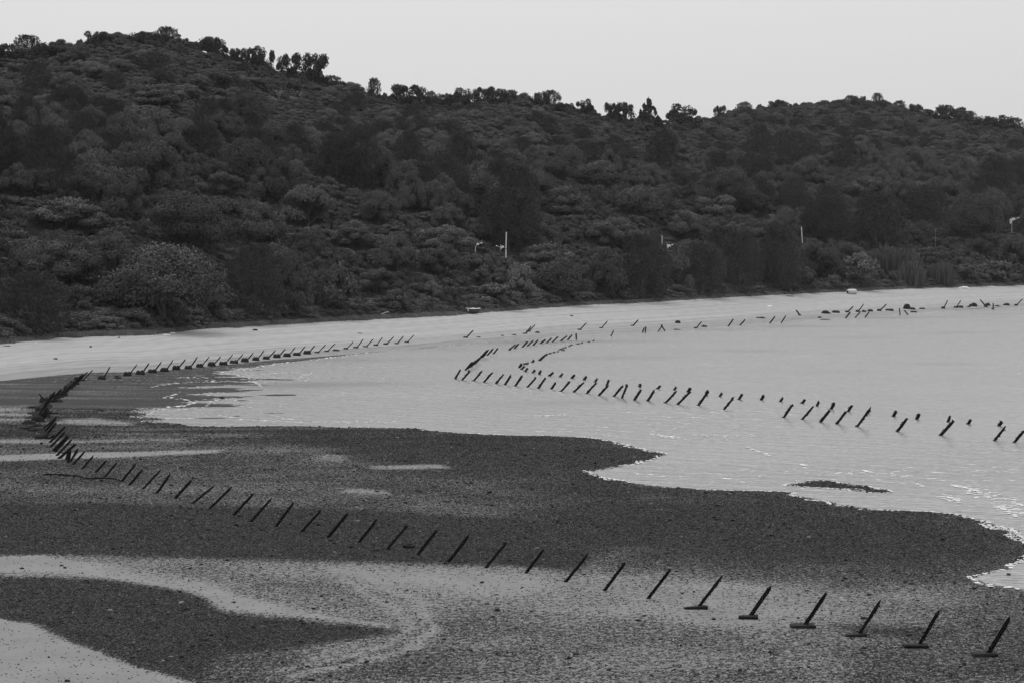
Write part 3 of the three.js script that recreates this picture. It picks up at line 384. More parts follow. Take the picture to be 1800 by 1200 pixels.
// ------------------------------------------------------------------ log, tyre, stones, litter
{
  const pts = [[75, 835.5], [100, 836], [130, 838], [160, 841], [190, 844], [213, 845]].map(([x, y], i) => { const p = hit(x, y); return new THREE.Vector3(p[0], p[1] + 0.08 + 0.05 * Math.sin(i * 2), p[2] + 0.5 * Math.sin(i * 2.7)); });
  const g = new THREE.TubeGeometry(new THREE.CatmullRomCurve3(pts), 60, 0.045, 8), p = g.attributes.position;
  for (let i = 0; i < p.count; i++) { const k = noise(p.getX(i) * 2.5, p.getY(i) * 9 + i % 9); p.setY(i, p.getY(i) + 0.05 * k); }
  g.computeVertexNormals();
  const t = new THREE.Mesh(g, WETSTONE); t.name = numbered('fallen_log'); tag(t, 'long dark log lying on the flat left of the stakes', 'log'); shadows(t); scene.add(t);
}
{ const [x, y, z] = hit(719, 962), t = thing('old_tyre', 'old tyre lying flat on the dark mud between two stakes', 'tyre', [x, y + 0.08, z]); const g = new THREE.TorusGeometry(0.25, 0.1, 10, 28); g.rotateX(Math.PI / 2); part('tread', g, matt(0.01), t); const r = new THREE.TorusGeometry(0.16, 0.025, 8, 24); r.rotateX(Math.PI / 2); r.translate(0, 0.03, 0); part('bead', r, matt(0.012), t); t.rotation.z = -0.1; t.rotation.x = 0.12; }
for (const [x, y, w, h, l] of [[448, 581, 1, 0.4, 'dark rock alone on the sand below the shore trees'], [159, 610, 0.4, 0.3, 'small dark stone high on the left beach'], [97, 631, 0.6, 0.25, 'dark stone in the middle of the left beach'], [11, 608, 1.1, 0.15, 'flat dark driftwood scrap at the far left beach top'], [632, 586, 0.9, 0.15, 'thin dark scrap on the sand right of the lone rock'], [209, 594, 0.4, 0.2, 'tiny dark stone under the left shore trees'], [389, 700, 0.7, 0.3, 'dark stone alone in the shallow left bay'], [1774, 1010, 0.25, 0.12, 'dark stone in the shallow pool at the right edge'], [117, 1198, 0.22, 0.12, 'dark stone on the pale sand at the lower left']]) footing(x, y, l, w, h, 'beach_stone', CONCRETE, 'stone');
for (const [x, y, w, h, l] of [[290, 589, 1.6, 0.25, 'white scrap of litter on the sand below the left trees'], [303, 586, 0.9, 0.25, 'small pale litter at the foot of the left trees'], [437, 572, 1, 0.3, 'pale litter at the grass edge above the lone rock'], [876, 544, 0.9, 0.35, 'first white scrap on the shore right of the boat'], [884, 543.5, 0.7, 0.3, 'second white scrap on the shore right of the boat'], [990, 537.5, 0.7, 0.3, 'left white scrap on the shore in mid beach'], [1000, 537, 0.9, 0.3, 'right white scrap on the shore in mid beach'], [1354, 539, 1.2, 0.35, 'white scrap lying on the open sand below the poles'], [1695, 507, 3.2, 0.8, 'white scrap at the shore on the far right'], [63, 603, 0.4, 0.2, 'white speck of litter at the left beach top']]) footing(x, y, l, w, h, 'litter_scrap', grey(0.6), 'litter');
{ // branches and broken frame bars
  const bar = (pa, pb, r, name, label, cat, mat = RAIL, up = 0) => { const a = new THREE.Vector3(...hit(...pa)), b = new THREE.Vector3(...hit(...pb)); a.y += r + up; b.y += r + up; b.z = a.z + (b.z - a.z) * 0.3; const m = a.clone().lerp(b, 0.5); m.y += 0.03; const g = new THREE.TubeGeometry(new THREE.CatmullRomCurve3([a, m, b]), 8, r, 6); const o = new THREE.Mesh(g, mat); o.name = numbered(name); tag(o, label, cat); shadows(o); scene.add(o); };
  bar([1602, 549], [1620, 551], 0.18, 'driftwood_branch', 'curved driftwood branch floating right of the broken frame', 'driftwood');
  bar([1617, 543.5], [1625, 543.5], 0.18, 'driftwood_plank', 'short dark plank on the sand right of the boulder', 'driftwood');
  bar([345, 569], [372, 565], 0.12, 'driftwood_branch', 'long pale branch lying at the foot of the left trees', 'driftwood', grey(0.2));
  bar([668, 558], [684, 551], 0.14, 'driftwood_branch', 'forked pale branch standing at the grass edge left of the boat', 'driftwood', grey(0.22), 0.3);
  bar([1383, 521], [1396, 522], 0.22, 'driftwood_branch', 'pale driftwood at the shore left of the white tank', 'driftwood', grey(0.25));
}
// ------------------------------------------------------------------ beached boat
{
  const [x, y, z] = hit(831.5, 552.2), s = -z / 5000, L = 25 * s, t = thing('fishing_boat', 'small beached boat with white rim and dark hull below the trees', 'boat', [x, y, z], 0.12);
  const ns = 22, pos = [], idx = [], sec = 9, hgt = 9.3 * s;
  for (let i = 0; i <= ns; i++) for (let k = 0; k <= sec; k++) { const u = i / ns * 2 - 1, w = (k / sec * 2 - 1), e = Math.pow(Math.max(0, 1 - Math.pow(Math.abs(u), 3.2)), 0.55), half = L * 0.22 * e + 0.02, a = w * Math.PI / 2, fl = 0.78 + 0.22 * Math.pow(Math.abs(w), 0.8); pos.push(u * L / 2 * mix(0.76, 1, Math.pow(Math.abs(w), 1.2) * (1)), hgt * (1 - Math.pow(Math.cos(a), 0.8)) + hgt * 0.08 * u * u, Math.sin(a) * half * fl); }
  for (let i = 0; i < ns; i++) for (let k = 0; k < sec; k++) { const a = i * (sec + 1) + k, c = a + sec + 1; idx.push(a, c, a + 1, a + 1, c, c + 1); }
  const g = new THREE.BufferGeometry(); g.setAttribute('position', new THREE.Float32BufferAttribute(pos, 3)); g.setIndex(idx); g.computeVertexNormals();
  part('hull', g, grey(0.055, 0.6, { side: THREE.DoubleSide }), t);
  const rim = []; for (let i = 0; i <= 40; i++) { const a = i / 40 * 2 * Math.PI, u = Math.cos(a), e = Math.pow(Math.max(0, 1 - Math.pow(Math.abs(u), 3.2)), 0.55); rim.push(new THREE.Vector3(u * L / 2 * 1.01, hgt * (1 + 0.08 * u * u), Math.sign(Math.sin(a)) * (L * 0.22 * e + 0.03))); }
  const rg = new THREE.TubeGeometry(new THREE.CatmullRomCurve3(rim, true), 90, 0.085, 6, true); part('gunwale', rg, grey(0.6, 0.6), t);
  const cover = new THREE.SphereGeometry(1, 18, 8, 0, 6.3, 0, Math.PI / 2); cover.scale(L * 0.24, hgt * 0.2, L * 0.13); cover.translate(-L * 0.02, hgt * 0.97, 0); part('deck', cover, grey(0.4, 0.7), t);
  for (const k of [-0.36, -0.27, -0.16]) { const b = new RoundedBoxGeometry(0.3, 0.5, 0.08, 2, 0.03); b.translate(k * L, hgt * 0.75, L * 0.17); part('fender', b, grey(k === -0.27 ? 0.03 : 0.5, 0.7), t); }
}
{ // white tank
  const [x, y, z] = hit(1498, 517.2), s = -z / 5000, L = 20 * s, r = 5.2 * s, t = thing('white_tank', 'white cylindrical tank with a dark open end lying on the sand', 'tank', [x, y - r * 0.25, z], 0.6);
  const P = [[0.45, -0.5], [0.5, -0.5], [0.72, -0.47], [0.9, -0.4], [1, -0.26], [1, -0.1], [0.985, -0.09], [0.985, 0.07], [1, 0.08], [1, 0.28], [0.85, 0.42], [0.5, 0.49], [0, 0.5]].map(([a, b]) => new THREE.Vector2(a * r, b * L));
  const g = new THREE.LatheGeometry(P, 32); g.rotateZ(Math.PI / 2); g.rotateY(0); g.scale(-1, 1, 1); g.index.array.reverse?.(); g.translate(0, r, 0); g.computeVertexNormals(); part('shell', g, grey(0.42, 0.8, { side: THREE.DoubleSide }), t);
  const o = new THREE.CylinderGeometry(r * 0.46, r * 0.46, L * 0.5, 24, 1, true); o.rotateZ(Math.PI / 2); o.translate(-L * 0.24, r, 0); part('opening', o, grey(0.02, 0.9, { side: THREE.DoubleSide }), t);
  const c = new THREE.CircleGeometry(r * 0.46, 24); c.rotateY(-Math.PI / 2); c.translate(-L * 0.3, r, 0); part('shade_disc', c, grey(0.015, 0.9, { side: THREE.DoubleSide }), t);  // near-black bore and disc: the shade inside the tank put into colour
}
// ------------------------------------------------------------------ poles and lamps by the road under the hill
const WHITE = grey(0.62, 0.5), STEEL = grey(0.45, 0.45);
function poleAt(px, top, bottom, w, label, mat = WHITE, topx = px) {
  const [x, y, z] = hit(px, bottom), s = -z / 5000, h = (bottom - top) * s, t = thing('utility_pole', label, 'pole', [x, y, z]);
  const d = 3; const g = new THREE.CylinderGeometry(w * s * 0.42, w * s * 0.5, h + d, 12); g.translate(0, (h + d) / 2 - d, 0); const m = part('shaft', g, mat, t); m.rotation.z = -Math.atan2((topx - px) * s, h);
  const c = new THREE.CylinderGeometry(w * s * 0.56, w * s * 0.56, 0.25, 12); c.translate(0, h * 0.42, 0); const b = part('band', c, grey(0.25), t); b.rotation.z = m.rotation.z;
  return t;
}
function lampAt(px, top, bottom, label, arm = 11) {
  const [x, y, z] = hit(px, bottom), s = -z / 5000, h = (bottom - top) * s, t = thing('street_lamp', label, 'street lamp', [x, y, z]);
  const g = new THREE.CylinderGeometry(0.09, 0.14, h + 3, 10); g.translate(0, (h + 3) / 2 - 3, 0); part('post', g, STEEL, t);
  const hub = h - 4.5 * s, a = new THREE.TubeGeometry(new THREE.LineCurve3(new THREE.Vector3(0, hub - 1 * s, 0), new THREE.Vector3(arm * s, hub + 2.2 * s, 0.2)), 2, 0.09, 6); part('arm', a, STEEL, t);
  const l = new RoundedBoxGeometry(3 * s, 0.22, 0.4, 2, 0.08); l.rotateZ(0.25); l.translate(arm * s, hub + 2.2 * s, 0.2); part('lamp_head', l, grey(0.8, 0.4), t);
  const disc = new THREE.TorusGeometry(2.1 * s, 0.14, 8, 18, Math.PI * 1.2); disc.rotateZ(-0.3); disc.translate(3.2 * s, hub - 0.6 * s, 0.1); part('turbine_blade', disc, grey(0.8, 0.4), t);
  const d2 = new THREE.TorusGeometry(1.2 * s, 0.13, 8, 18, Math.PI * 1.3); d2.rotateZ(0.4); d2.translate(2.8 * s, hub - 1.6 * s, 0.1); part('turbine_blade', d2, grey(0.8, 0.4), t);
  return t;
}
poleAt(889, 408, 459, 2.4, 'tallest white pole standing before the darkest trees', WHITE, 890);
poleAt(1164, 414, 434, 1.7, 'short white pole showing above the bushes in mid shore');
poleAt(1411.5, 399, 433, 1.8, 'slanting white pole above the glossy bush on the right', WHITE, 1409);
poleAt(1645, 402, 439, 0.9, 'thin grey pole before the dark grove on the right', grey(0.2));
lampAt(835.5, 425, 448, 'street lamp with curved blades left of the tallest white pole');
{ const t = lampAt(1779.5, 381, 416, 'street lamp with round turbine near the right edge'), s = -t.position.z / 5000, h = 35 * s; for (const k of [0, 1]) { const g = new THREE.TorusGeometry((1.9 - k * 0.4) * s, 0.16, 8, 20); g.scale(0.75, 1.15, 1); g.translate(-2.2 * s, h - (7 + k * 3.2) * s, 0.2); part('turbine_ring', g, grey(0.8, 0.4), t); } }
lampAt(1173, 428, 441, 'small lamp half hidden right of the short white pole', 9);
lampAt(880, 430, 446, 'dim small lamp just left of the tallest white pole', -7);

// ------------------------------------------------------------------ foliage
function leafCards(list) {                                                     // each card: centre, normal, up, width, height; a quad folded along its rib
  const n = list.length, pos = new Float32Array(n * 12), idx = new Uint32Array(n * 6), v = new THREE.Vector3(), a = new THREE.Vector3(), b = new THREE.Vector3();
  list.forEach(([c, nn, up, w, h], i) => {
    a.crossVectors(up, nn).normalize(); b.crossVectors(nn, a).normalize();
    [[-0.5, -0.5], [0.5, -0.35], [0.42, 0.5], [-0.35, 0.42]].forEach(([p, q], k) => { v.copy(c).addScaledVector(a, p * w).addScaledVector(b, q * h).addScaledVector(nn, (k % 2 ? 1 : -1) * 0.13 * w); v.toArray(pos, i * 12 + k * 3); });
    idx.set([i * 4, i * 4 + 1, i * 4 + 2, i * 4, i * 4 + 2, i * 4 + 3], i * 6);
  });
  const g = new THREE.BufferGeometry(); g.setAttribute('position', new THREE.BufferAttribute(pos, 3)); g.setIndex(new THREE.BufferAttribute(idx, 1)); g.computeVertexNormals(); return g;
}
const V = (x, y, z) => new THREE.Vector3(x, y, z);
function rdir(q) { const u = q() * 2 - 1, a = q() * 6.283, s = Math.sqrt(1 - u * u); return V(s * Math.cos(a), u, s * Math.sin(a)); }
// crowns of unit size: x and z within -1..1, y within 0..1
function broadCrown(seed, blobs, cards, size, lean = 0) {
  const q = rng(seed * 7919 + 1), B = [], L = [];
  for (let i = 0; i < blobs; i++) { const d = rdir(q); d.y = Math.abs(d.y) * 1.3 - 0.5; const r = (0.42 + 0.36 * q()), f = 0.17 + 0.2 * q() * q() + 0.04; B.push([V(d.x * r + lean * d.y, 0.45 + d.y * 0.44, d.z * r), f]); }
  for (let k = 0; k < cards; k++) { const [c, f] = B[Math.floor(q() * blobs)], d = rdir(q); if (d.y < -0.2) d.y *= -0.8; d.normalize(); const rad = f * (0.72 + 0.38 * q()), n = d.clone().addScaledVector(rdir(q), 0.5).normalize(); if (n.y < 0 && q() < 0.7) n.y = -n.y; const s = size * (0.6 + 0.9 * q()); L.push([V(c.x + d.x * rad, clamp(c.y + d.y * rad * 0.72, -0.05, 1.05), c.z + d.z * rad), n, rdir(q), s, s * 0.8]); }
  return leafCards(L);
}
function pointedCrown(seed) { const q = rng(seed * 77 + 1), L = []; for (let i = 0; i < 80; i++) { const y = Math.pow(q(), 1.3) * 0.95, a = q() * 6.283, r = (1 - y) * (0.35 + 0.65 * q()) + 0.03; for (let k = 0; k < 70; k++) L.push([V(Math.cos(a) * r, y + 0.03, Math.sin(a) * r).addScaledVector(rdir(q), 0.11 * q()), rdir(q), rdir(q), 0.07 * (0.5 + q()), 0.06]); } return leafCards(L); }
function openCrown(seed) {                                                      // wind-shaped ridge tree: uneven tufts with gaps
  const q = rng(seed * 613 + 11), B = [], L = [], n = 15 + Math.floor(q() * 6), lean = (q() - 0.5) * 0.6;
  for (let i = 0; i < n; i++) { const y = 0.12 + 0.78 * Math.pow(q(), 0.7), a = q() * 6.283, r = (0.25 + 0.75 * q()) * (0.45 + 0.55 * Math.sin(Math.min(1, y * 1.15) * 2.6)); B.push([V(Math.cos(a) * r + lean * (y - 0.4), y, Math.sin(a) * r), 0.13 + 0.19 * q()]); }
  for (let k = 0; k < 3200; k++) { const [c, f] = B[Math.floor(q() * n)], d = rdir(q), rad = f * (0.45 + 0.75 * q()); L.push([V(c.x + d.x * rad, Math.min(1.08, c.y + d.y * rad * 0.8), c.z + d.z * rad), rdir(q), rdir(q), 0.07 * (0.5 + q()), 0.065]); }
  return leafCards(L);
}
function featherCrown(seed, plumes, per, size) {                               // casuarina: soft plumes of needles
  const q = rng(seed * 104729 + 3), L = [];
  for (let i = 0; i < plumes; i++) {
    const a = q() * 6.283, hgt = Math.pow(q(), 0.8), rmax = 0.86 * Math.sqrt(Math.max(0.02, 1 - Math.pow((hgt - 0.4) / 0.62, 2))), r = rmax * Math.sqrt(q()), c = V(Math.cos(a) * r, 0.02 + hgt * 0.86, Math.sin(a) * r), dir = V(Math.cos(a) * 0.8, 0.35 + 0.6 * q(), Math.sin(a) * 0.8).normalize(), len = 0.08 + 0.12 * q();
    for (let k = 0; k < per; k++) { const u = q(), p = c.clone().addScaledVector(dir, u * len).addScaledVector(rdir(q), 0.075 * (1.2 - u)); const up = dir.clone().addScaledVector(rdir(q), 0.9).normalize(), n = rdir(q); n.addScaledVector(up, -n.dot(up)).normalize(); L.push([p, n, up, size * 0.55, size * (0.7 + 0.7 * q())]); }
  }
  return leafCards(L);
}
function reedClump(seed, n) { const q = rng(seed * 31 + 5), L = []; for (let i = 0; i < n; i++) { const a = q() * 6.283, r = Math.sqrt(q()) * 0.85, up = V(Math.cos(a) * r * 0.35, 1, Math.sin(a) * r * 0.35).normalize(), h = (0.6 + 0.45 * q()) * (1.05 - 0.62 * r * r), nn = rdir(q); nn.addScaledVector(up, -nn.dot(up)).normalize(); const c = V(Math.cos(a) * r, h * 0.5, Math.sin(a) * r).addScaledVector(V(up.x, 0, up.z), 0.4); L.push([c, nn, up, 0.07, h]); if (q() < 0.5) L.push([c.clone().addScaledVector(up, h * 0.5), nn, up, 0.09, 0.16]); } return leafCards(L); }
const CROWNS = {
  broad: [1, 2, 3, 4, 5].map((s) => broadCrown(s, 20 + s * 4, 15000, 0.034)),
  large: [11, 12, 13].map((s) => broadCrown(s, 52, 26000, 0.022)),
  feather: [1, 2, 3].map((s) => featherCrown(s, 320, 40, 0.032)),
  shrub: [21, 22, 23].map((s) => broadCrown(s, 11, 3200, 0.068)),
  pointed: [7].map((s) => pointedCrown(s)),
  open: [31, 32, 33, 34].map((s) => openCrown(s)),
  reed: [1, 2].map((s) => reedClump(s, 420)),
};
const FOL = {}; const foliage = (tone) => { const k = Math.max(3, Math.round(Math.pow(tone, 1.35) * 10)); return FOL[k] ??= grey(0.041 * k / 10, 0.75, { side: THREE.DoubleSide }); };
const BARK = grey(0.05, 0.95), PALEBARK = grey(0.24, 0.9);
function trunkGeo(seed) { const q = rng(seed + 400), parts = []; const add = (a, b, c, r0, r1) => { const g = new THREE.TubeGeometry(new THREE.CatmullRomCurve3([a, b, c]), 5, 1, 6), p = g.attributes.position, path = new THREE.CatmullRomCurve3([a, b, c]); for (let i = 0; i <= 5; i++) { const o = path.getPointAt(i / 5), r = mix(r0, r1, i / 5); for (let k = 0; k <= 6; k++) { const n = i * 7 + k; p.setXYZ(n, o.x + (p.getX(n) - o.x) * r, o.y + (p.getY(n) - o.y) * r, o.z + (p.getZ(n) - o.z) * r); } } g.computeVertexNormals(); parts.push(g); }; add(V(0, -0.25, 0), V(0.03, 0.15, 0), V(0.02, 0.55, 0.02), 0.055, 0.03); for (let i = 0; i < 5; i++) { const a = i * 1.3 + q(), y = 0.1 + 0.08 * i; add(V(0.02, y, 0), V(Math.cos(a) * 0.25, y + 0.18, Math.sin(a) * 0.25), V(Math.cos(a) * 0.55, y + 0.34, Math.sin(a) * 0.55), 0.025, 0.008); } return mergeGeometries(parts); }
const TRUNKS = [trunkGeo(1), trunkGeo(2)];
const NAMED = [];
let treeNo = 0;
function tree(cx, top, bottom, w, kind, tone, label, { name = 'tree', cat = 'tree', sky = false } = {}) {
  let p; if (sky) { const [t, m] = ray(cx, bottom), D = D1(t) - 6; p = [t * D, EYE + m * D, -D]; } else p = hit(cx, bottom);
  const s = -p[2] / 5000, n = treeNo++, t = thing(name, label, cat, p, n * 2.399), W = w * s / 2, h = (bottom - top) * s;
  const c = part(name === 'reed_clump' ? 'stems' : 'crown', CROWNS[kind][n % CROWNS[kind].length], foliage(tone), t); c.scale.set(W * 1.18, h * 1.06, W * 1.05); c.position.y = 0;
  if (cat === 'tree') { const k = part('trunk', TRUNKS[n % 2], BARK, t); k.scale.set(W, h, W); }
  NAMED.push({ x: cx, y0: top, y1: sky ? bottom - 8 : bottom, w, D: -p[2] });
  return t;
}
const BUSH = { name: 'bush', cat: 'bush' };
// the line of trees along the shore, left to right
tree(58, 478, 592, 128, 'feather', 0.7, 'dark feathery tree at the far left end of the shore');
tree(82, 422, 505, 165, 'large', 0.9, 'pale spreading crown above the dark feathery tree at far left');
tree(285, 433, 572, 245, 'large', 0.95, 'widest pale rounded tree of the left shore');
tree(322, 345, 452, 178, 'large', 0.55, 'dark round tree rising behind the widest pale tree');
tree(118, 350, 410, 155, 'broad', 1.0, 'broad flat crown left of the dark round tree');
tree(215, 305, 398, 92, 'broad', 0.75, 'domed dark tree between the flat crown and dark round tree');
tree(458, 360, 440, 105, 'broad', 1.1, 'leafy crown right of the dark round tree');
tree(448, 430, 566, 110, 'feather', 0.65, 'tall dark feathery tree right of the widest pale tree');
tree(515, 445, 562, 80, 'broad', 0.9, 'narrow upright tree at the shore left of the tangled bushes');
tree(592, 470, 560, 90, 'shrub', 1.0, 'tangled bush at the shore with twigs hanging to the sand', BUSH);
tree(660, 468, 520, 84, 'broad', 0.95, 'low rounded tree above the forked pale branch');
tree(695, 508, 554, 68, 'shrub', 1.0, 'bush at the grass edge above the forked branch', BUSH);
tree(760, 495, 534, 44, 'shrub', 1.7, 'small pale bush left above the boat', BUSH);
tree(790, 505, 545, 45, 'shrub', 0.8, 'dark rounded bush directly left of the boat top', BUSH);
tree(846, 472, 505, 50, 'shrub', 0.9, 'round grey bush above the boat', BUSH);
tree(868, 500, 538, 100, 'shrub', 1.0, 'low grassy mound of scrub behind the boat', BUSH);
tree(910, 466, 528, 66, 'shrub', 1.85, 'pale silvery bush right of the boat', BUSH);
tree(985, 458, 532, 100, 'broad', 0.75, 'dark tree right of the pale silvery bush');
tree(962, 430, 482, 118, 'broad', 1.1, 'domed pale crown right of the tallest white pole');
tree(1065, 440, 529, 84, 'broad', 0.8, 'rounded shore tree left of the tall dark feathery pair');
tree(1130, 415, 529, 105, 'feather', 0.6, 'tall dark feathery tree below the short white pole');
tree(1192, 442, 520, 55, 'shrub', 1.2, 'light bush right of the tall feathery tree', BUSH);
tree(1235, 428, 522, 92, 'feather', 0.85, 'feathery shore tree in the centre right, left of a pair');
tree(1300, 408, 517, 88, 'feather', 0.8, 'feathery shore tree in the centre right, right of a pair');
tree(1368, 398, 514, 92, 'feather', 0.65, 'tall dark feathery tree left of the slanting white pole');
tree(1447, 423, 494, 76, 'broad', 0.75, 'glossy dark bush with drooping leaves under the slanting pole', BUSH);
tree(1418, 470, 514, 60, 'shrub', 0.8, 'low dark shrub below the glossy bush', BUSH);
tree(1512, 448, 507, 98, 'shrub', 1.55, 'pale sprawling bush behind the white tank', BUSH);
tree(1470, 485, 512, 56, 'shrub', 1.0, 'low bush left behind the white tank', BUSH);
tree(1565, 437, 480, 98, 'reed', 1.4, 'wide stand of pale reeds behind the sprawling bush', { name: 'reed_clump', cat: 'reeds' });
tree(1603, 464, 505, 44, 'reed', 1.6, 'left clump of tall pale reeds at the right shore', { name: 'reed_clump', cat: 'reeds' });
tree(1654, 463, 503, 46, 'reed', 1.4, 'right clump of tall pale reeds at the right shore', { name: 'reed_clump', cat: 'reeds' });
tree(1632, 434, 470, 66, 'shrub', 0.85, 'dark bush between and above the two reed clumps', BUSH);
tree(1700, 465, 500, 62, 'shrub', 1.0, 'low grassy scrub right of the reed clumps', BUSH);
tree(1750, 460, 498, 80, 'shrub', 1.05, 'low grassy mound near the right edge of the shore', BUSH);
tree(1792, 484, 500, 24, 'shrub', 0.6, 'small dark bush at the right edge of the shore', BUSH);
tree(1782, 418, 470, 62, 'shrub', 0.8, 'dark bush below the street lamp at the right edge', BUSH);
// crowns on the slope that stand out
for (const [cx, top, bottom, w, kind, tone, label] of [
  [540, 330, 405, 112, 'broad', 1.15, 'pale crown on the lower slope left of the grey rounded crowns'], [667, 338, 398, 72, 'broad', 1.0, 'first rounded crown of a line on the lower slope'], [712, 328, 375, 42, 'broad', 1.15, 'small pale crown second in the line on the lower slope'], [757, 316, 382, 58, 'broad', 0.95, 'taller rounded crown third in the line on the lower slope'], [788, 358, 408, 64, 'broad', 1.15, 'pale domed crown left of the darkest tree'], [820, 345, 388, 32, 'broad', 1.05, 'narrow pale crown touching the darkest tree'], [895, 332, 443, 118, 'feather', 0.5, 'darkest tall tree behind the tallest white pole'], [697, 412, 484, 88, 'broad', 1.15, 'leafy crown on the lower slope above the low rounded tree'], [782, 392, 445, 118, 'broad', 1.2, 'wide pale crown left of the street lamp'], [775, 430, 490, 82, 'broad', 0.85, 'dark crown under the wide pale crown'], [835, 447, 482, 60, 'shrub', 1.0, 'bushy crown at the foot of the left street lamp'],
  [592, 236, 325, 85, 'feather', 0.5, 'left dark feathery tree in the middle of the slope'], [632, 262, 340, 60, 'feather', 0.55, 'right dark feathery tree in the middle of the slope'], [720, 230, 290, 50, 'feather', 0.6, 'dark feathery tree below the mid skyline'], [1080, 385, 440, 105, 'broad', 1.1, 'leafy crown above the tall dark feathery shore tree'], [1165, 232, 300, 64, 'feather', 0.5, 'dark tree on the slope below the pointed skyline tree'], [1290, 297, 372, 102, 'large', 0.7, 'dense dark dome standing out on the right slope'], [1324, 335, 380, 72, 'broad', 0.65, 'lower lobe crown right of the dense dark dome'], [1255, 340, 385, 98, 'broad', 1.05, 'pale crown left under the dense dark dome'], [1400, 232, 302, 78, 'feather', 0.65, 'dark feathery tree on the upper right slope'], [1487, 242, 302, 54, 'feather', 0.6, 'dark upright tree on the upper right slope'], [1425, 278, 328, 66, 'broad', 1.0, 'rounded crown between the two dark upper right trees'], [1525, 312, 352, 84, 'broad', 0.95, 'broad crown above the dark right grove'], [1397, 308, 372, 54, 'feather', 1.05, 'hazy pale crown left of the dark right grove'], [1632, 326, 400, 72, 'feather', 0.75, 'tall crown at the right of the dark grove'], [1540, 340, 440, 125, 'feather', 0.5, 'darkest crown of the right grove'], [1455, 345, 432, 92, 'feather', 0.55, 'left dark crown of the right grove'], [1715, 340, 432, 100, 'large', 0.8, 'big rounded tree near the right edge'], [1350, 380, 425, 70, 'broad', 1.0, 'crown left behind the slanting white pole'], [1205, 372, 425, 80, 'broad', 1.05, 'pale crown right of the short white pole'], [1120, 330, 385, 90, 'broad', 0.95, 'broad crown in the centre of the slope'], [995, 330, 385, 100, 'broad', 0.9, 'dark broad crown right of the darkest tall tree'], [620, 390, 440, 90, 'broad', 1.1, 'crown left above the lower slope line'], [390, 300, 350, 90, 'broad', 0.9, 'rounded crown up the slope from the dark round tree'], [40, 290, 350, 95, 'broad', 0.85, 'crown at the left edge halfway up the slope'], [1050, 285, 330, 90, 'broad', 0.85, 'wide crown on the mid slope above centre'], [280, 150, 190, 110, 'broad', 0.8, 'wide flat crown high on the left hill']]) tree(cx, top, bottom, w, kind, tone, label);
// trees on the skyline
for (const [cx, top, bottom, w, kind, tone, label] of [
  [14, 80, 104, 40, 'broad', 0.55, 'skyline tree at the left edge'], [40, 88, 102, 30, 'broad', 0.55, 'low skyline tree near the left edge'], [72, 80, 104, 28, 'broad', 0.5, 'flat-topped small tree on the left skyline'], [166, 60, 80, 32, 'broad', 0.5, 'umbrella-shaped tree on the left hilltop'], [254, 58, 74, 44, 'broad', 0.5, 'low wide tree on the very top of the left hill'], [286, 59, 72, 16, 'broad', 0.6, 'small tuft right of the hilltop tree'], [373, 70, 100, 34, 'broad', 0.55, 'bushy tree where the left hilltop begins to fall'], [419, 90, 112, 24, 'broad', 0.5, 'low tree on the falling skyline, first of five'], [440, 87, 114, 18, 'broad', 0.45, 'narrow tree on the falling skyline, second of five'], [464, 88, 124, 34, 'broad', 0.5, 'full tree on the falling skyline, third of five'], [511, 99, 132, 34, 'broad', 0.45, 'tree on the falling skyline, fourth of five'], [551, 102, 142, 38, 'broad', 0.45, 'tallest tree on the falling skyline, last of five'], [567, 134, 150, 14, 'broad', 0.45, 'small bush under the tallest falling skyline tree'], [657, 139, 175, 22, 'feather', 0.55, 'slim tree alone on the middle skyline'], [715, 153, 182, 50, 'broad', 0.5, 'umbrella-shaped tree on the middle skyline'], [757, 162, 182, 18, 'feather', 0.55, 'small pointed tree right of the middle umbrella tree'], [784, 167, 188, 24, 'broad', 0.45, 'palm-like tuft on the middle skyline'], [822, 160, 185, 40, 'broad', 0.6, 'left crown of the middle skyline grove'], [852, 157, 182, 32, 'broad', 0.6, 'tallest crown of the middle skyline grove'], [884, 162, 184, 40, 'broad', 0.65, 'right crown of the middle skyline grove'], [950, 165, 188, 24, 'broad', 0.55, 'small round tree right of the skyline grove'], [1025, 179, 202, 26, 'broad', 0.55, 'bushy small tree on the falling middle skyline'], [1074, 185, 212, 20, 'broad', 0.55, 'left of two small trees before the pointed one'], [1098, 186, 214, 26, 'broad', 0.6, 'right of two small trees before the pointed one'], [1140, 178, 218, 36, 'pointed', 0.5, 'pointed dark tree on the skyline saddle'], [1205, 190, 224, 48, 'broad', 0.5, 'round dark tree in the saddle between the hills'], [1266, 189, 206, 18, 'broad', 0.5, 'small bush on the left flank of the right hill'], [1368, 179, 190, 26, 'broad', 0.5, 'low flat bush on the right hill skyline'], [1510, 171, 190, 22, 'broad', 0.7, 'rounded bush left of the tallest right hill tree'], [1543, 165, 190, 18, 'feather', 0.6, 'slim tree on top of the right hill'], [1610, 186, 202, 20, 'broad', 0.65, 'small bush right of the right hilltop'], [1665, 191, 218, 48, 'broad', 0.5, 'spreading open tree on the right hill skyline'], [1728, 207, 226, 36, 'broad', 0.5, 'low wide tree on the far right skyline'], [1770, 208, 230, 38, 'broad', 0.5, 'last skyline tree at the right edge']]) tree(cx, top - 1, bottom + 3, w * 1.3, kind === 'broad' ? 'open' : kind, tone, label, { sky: true });
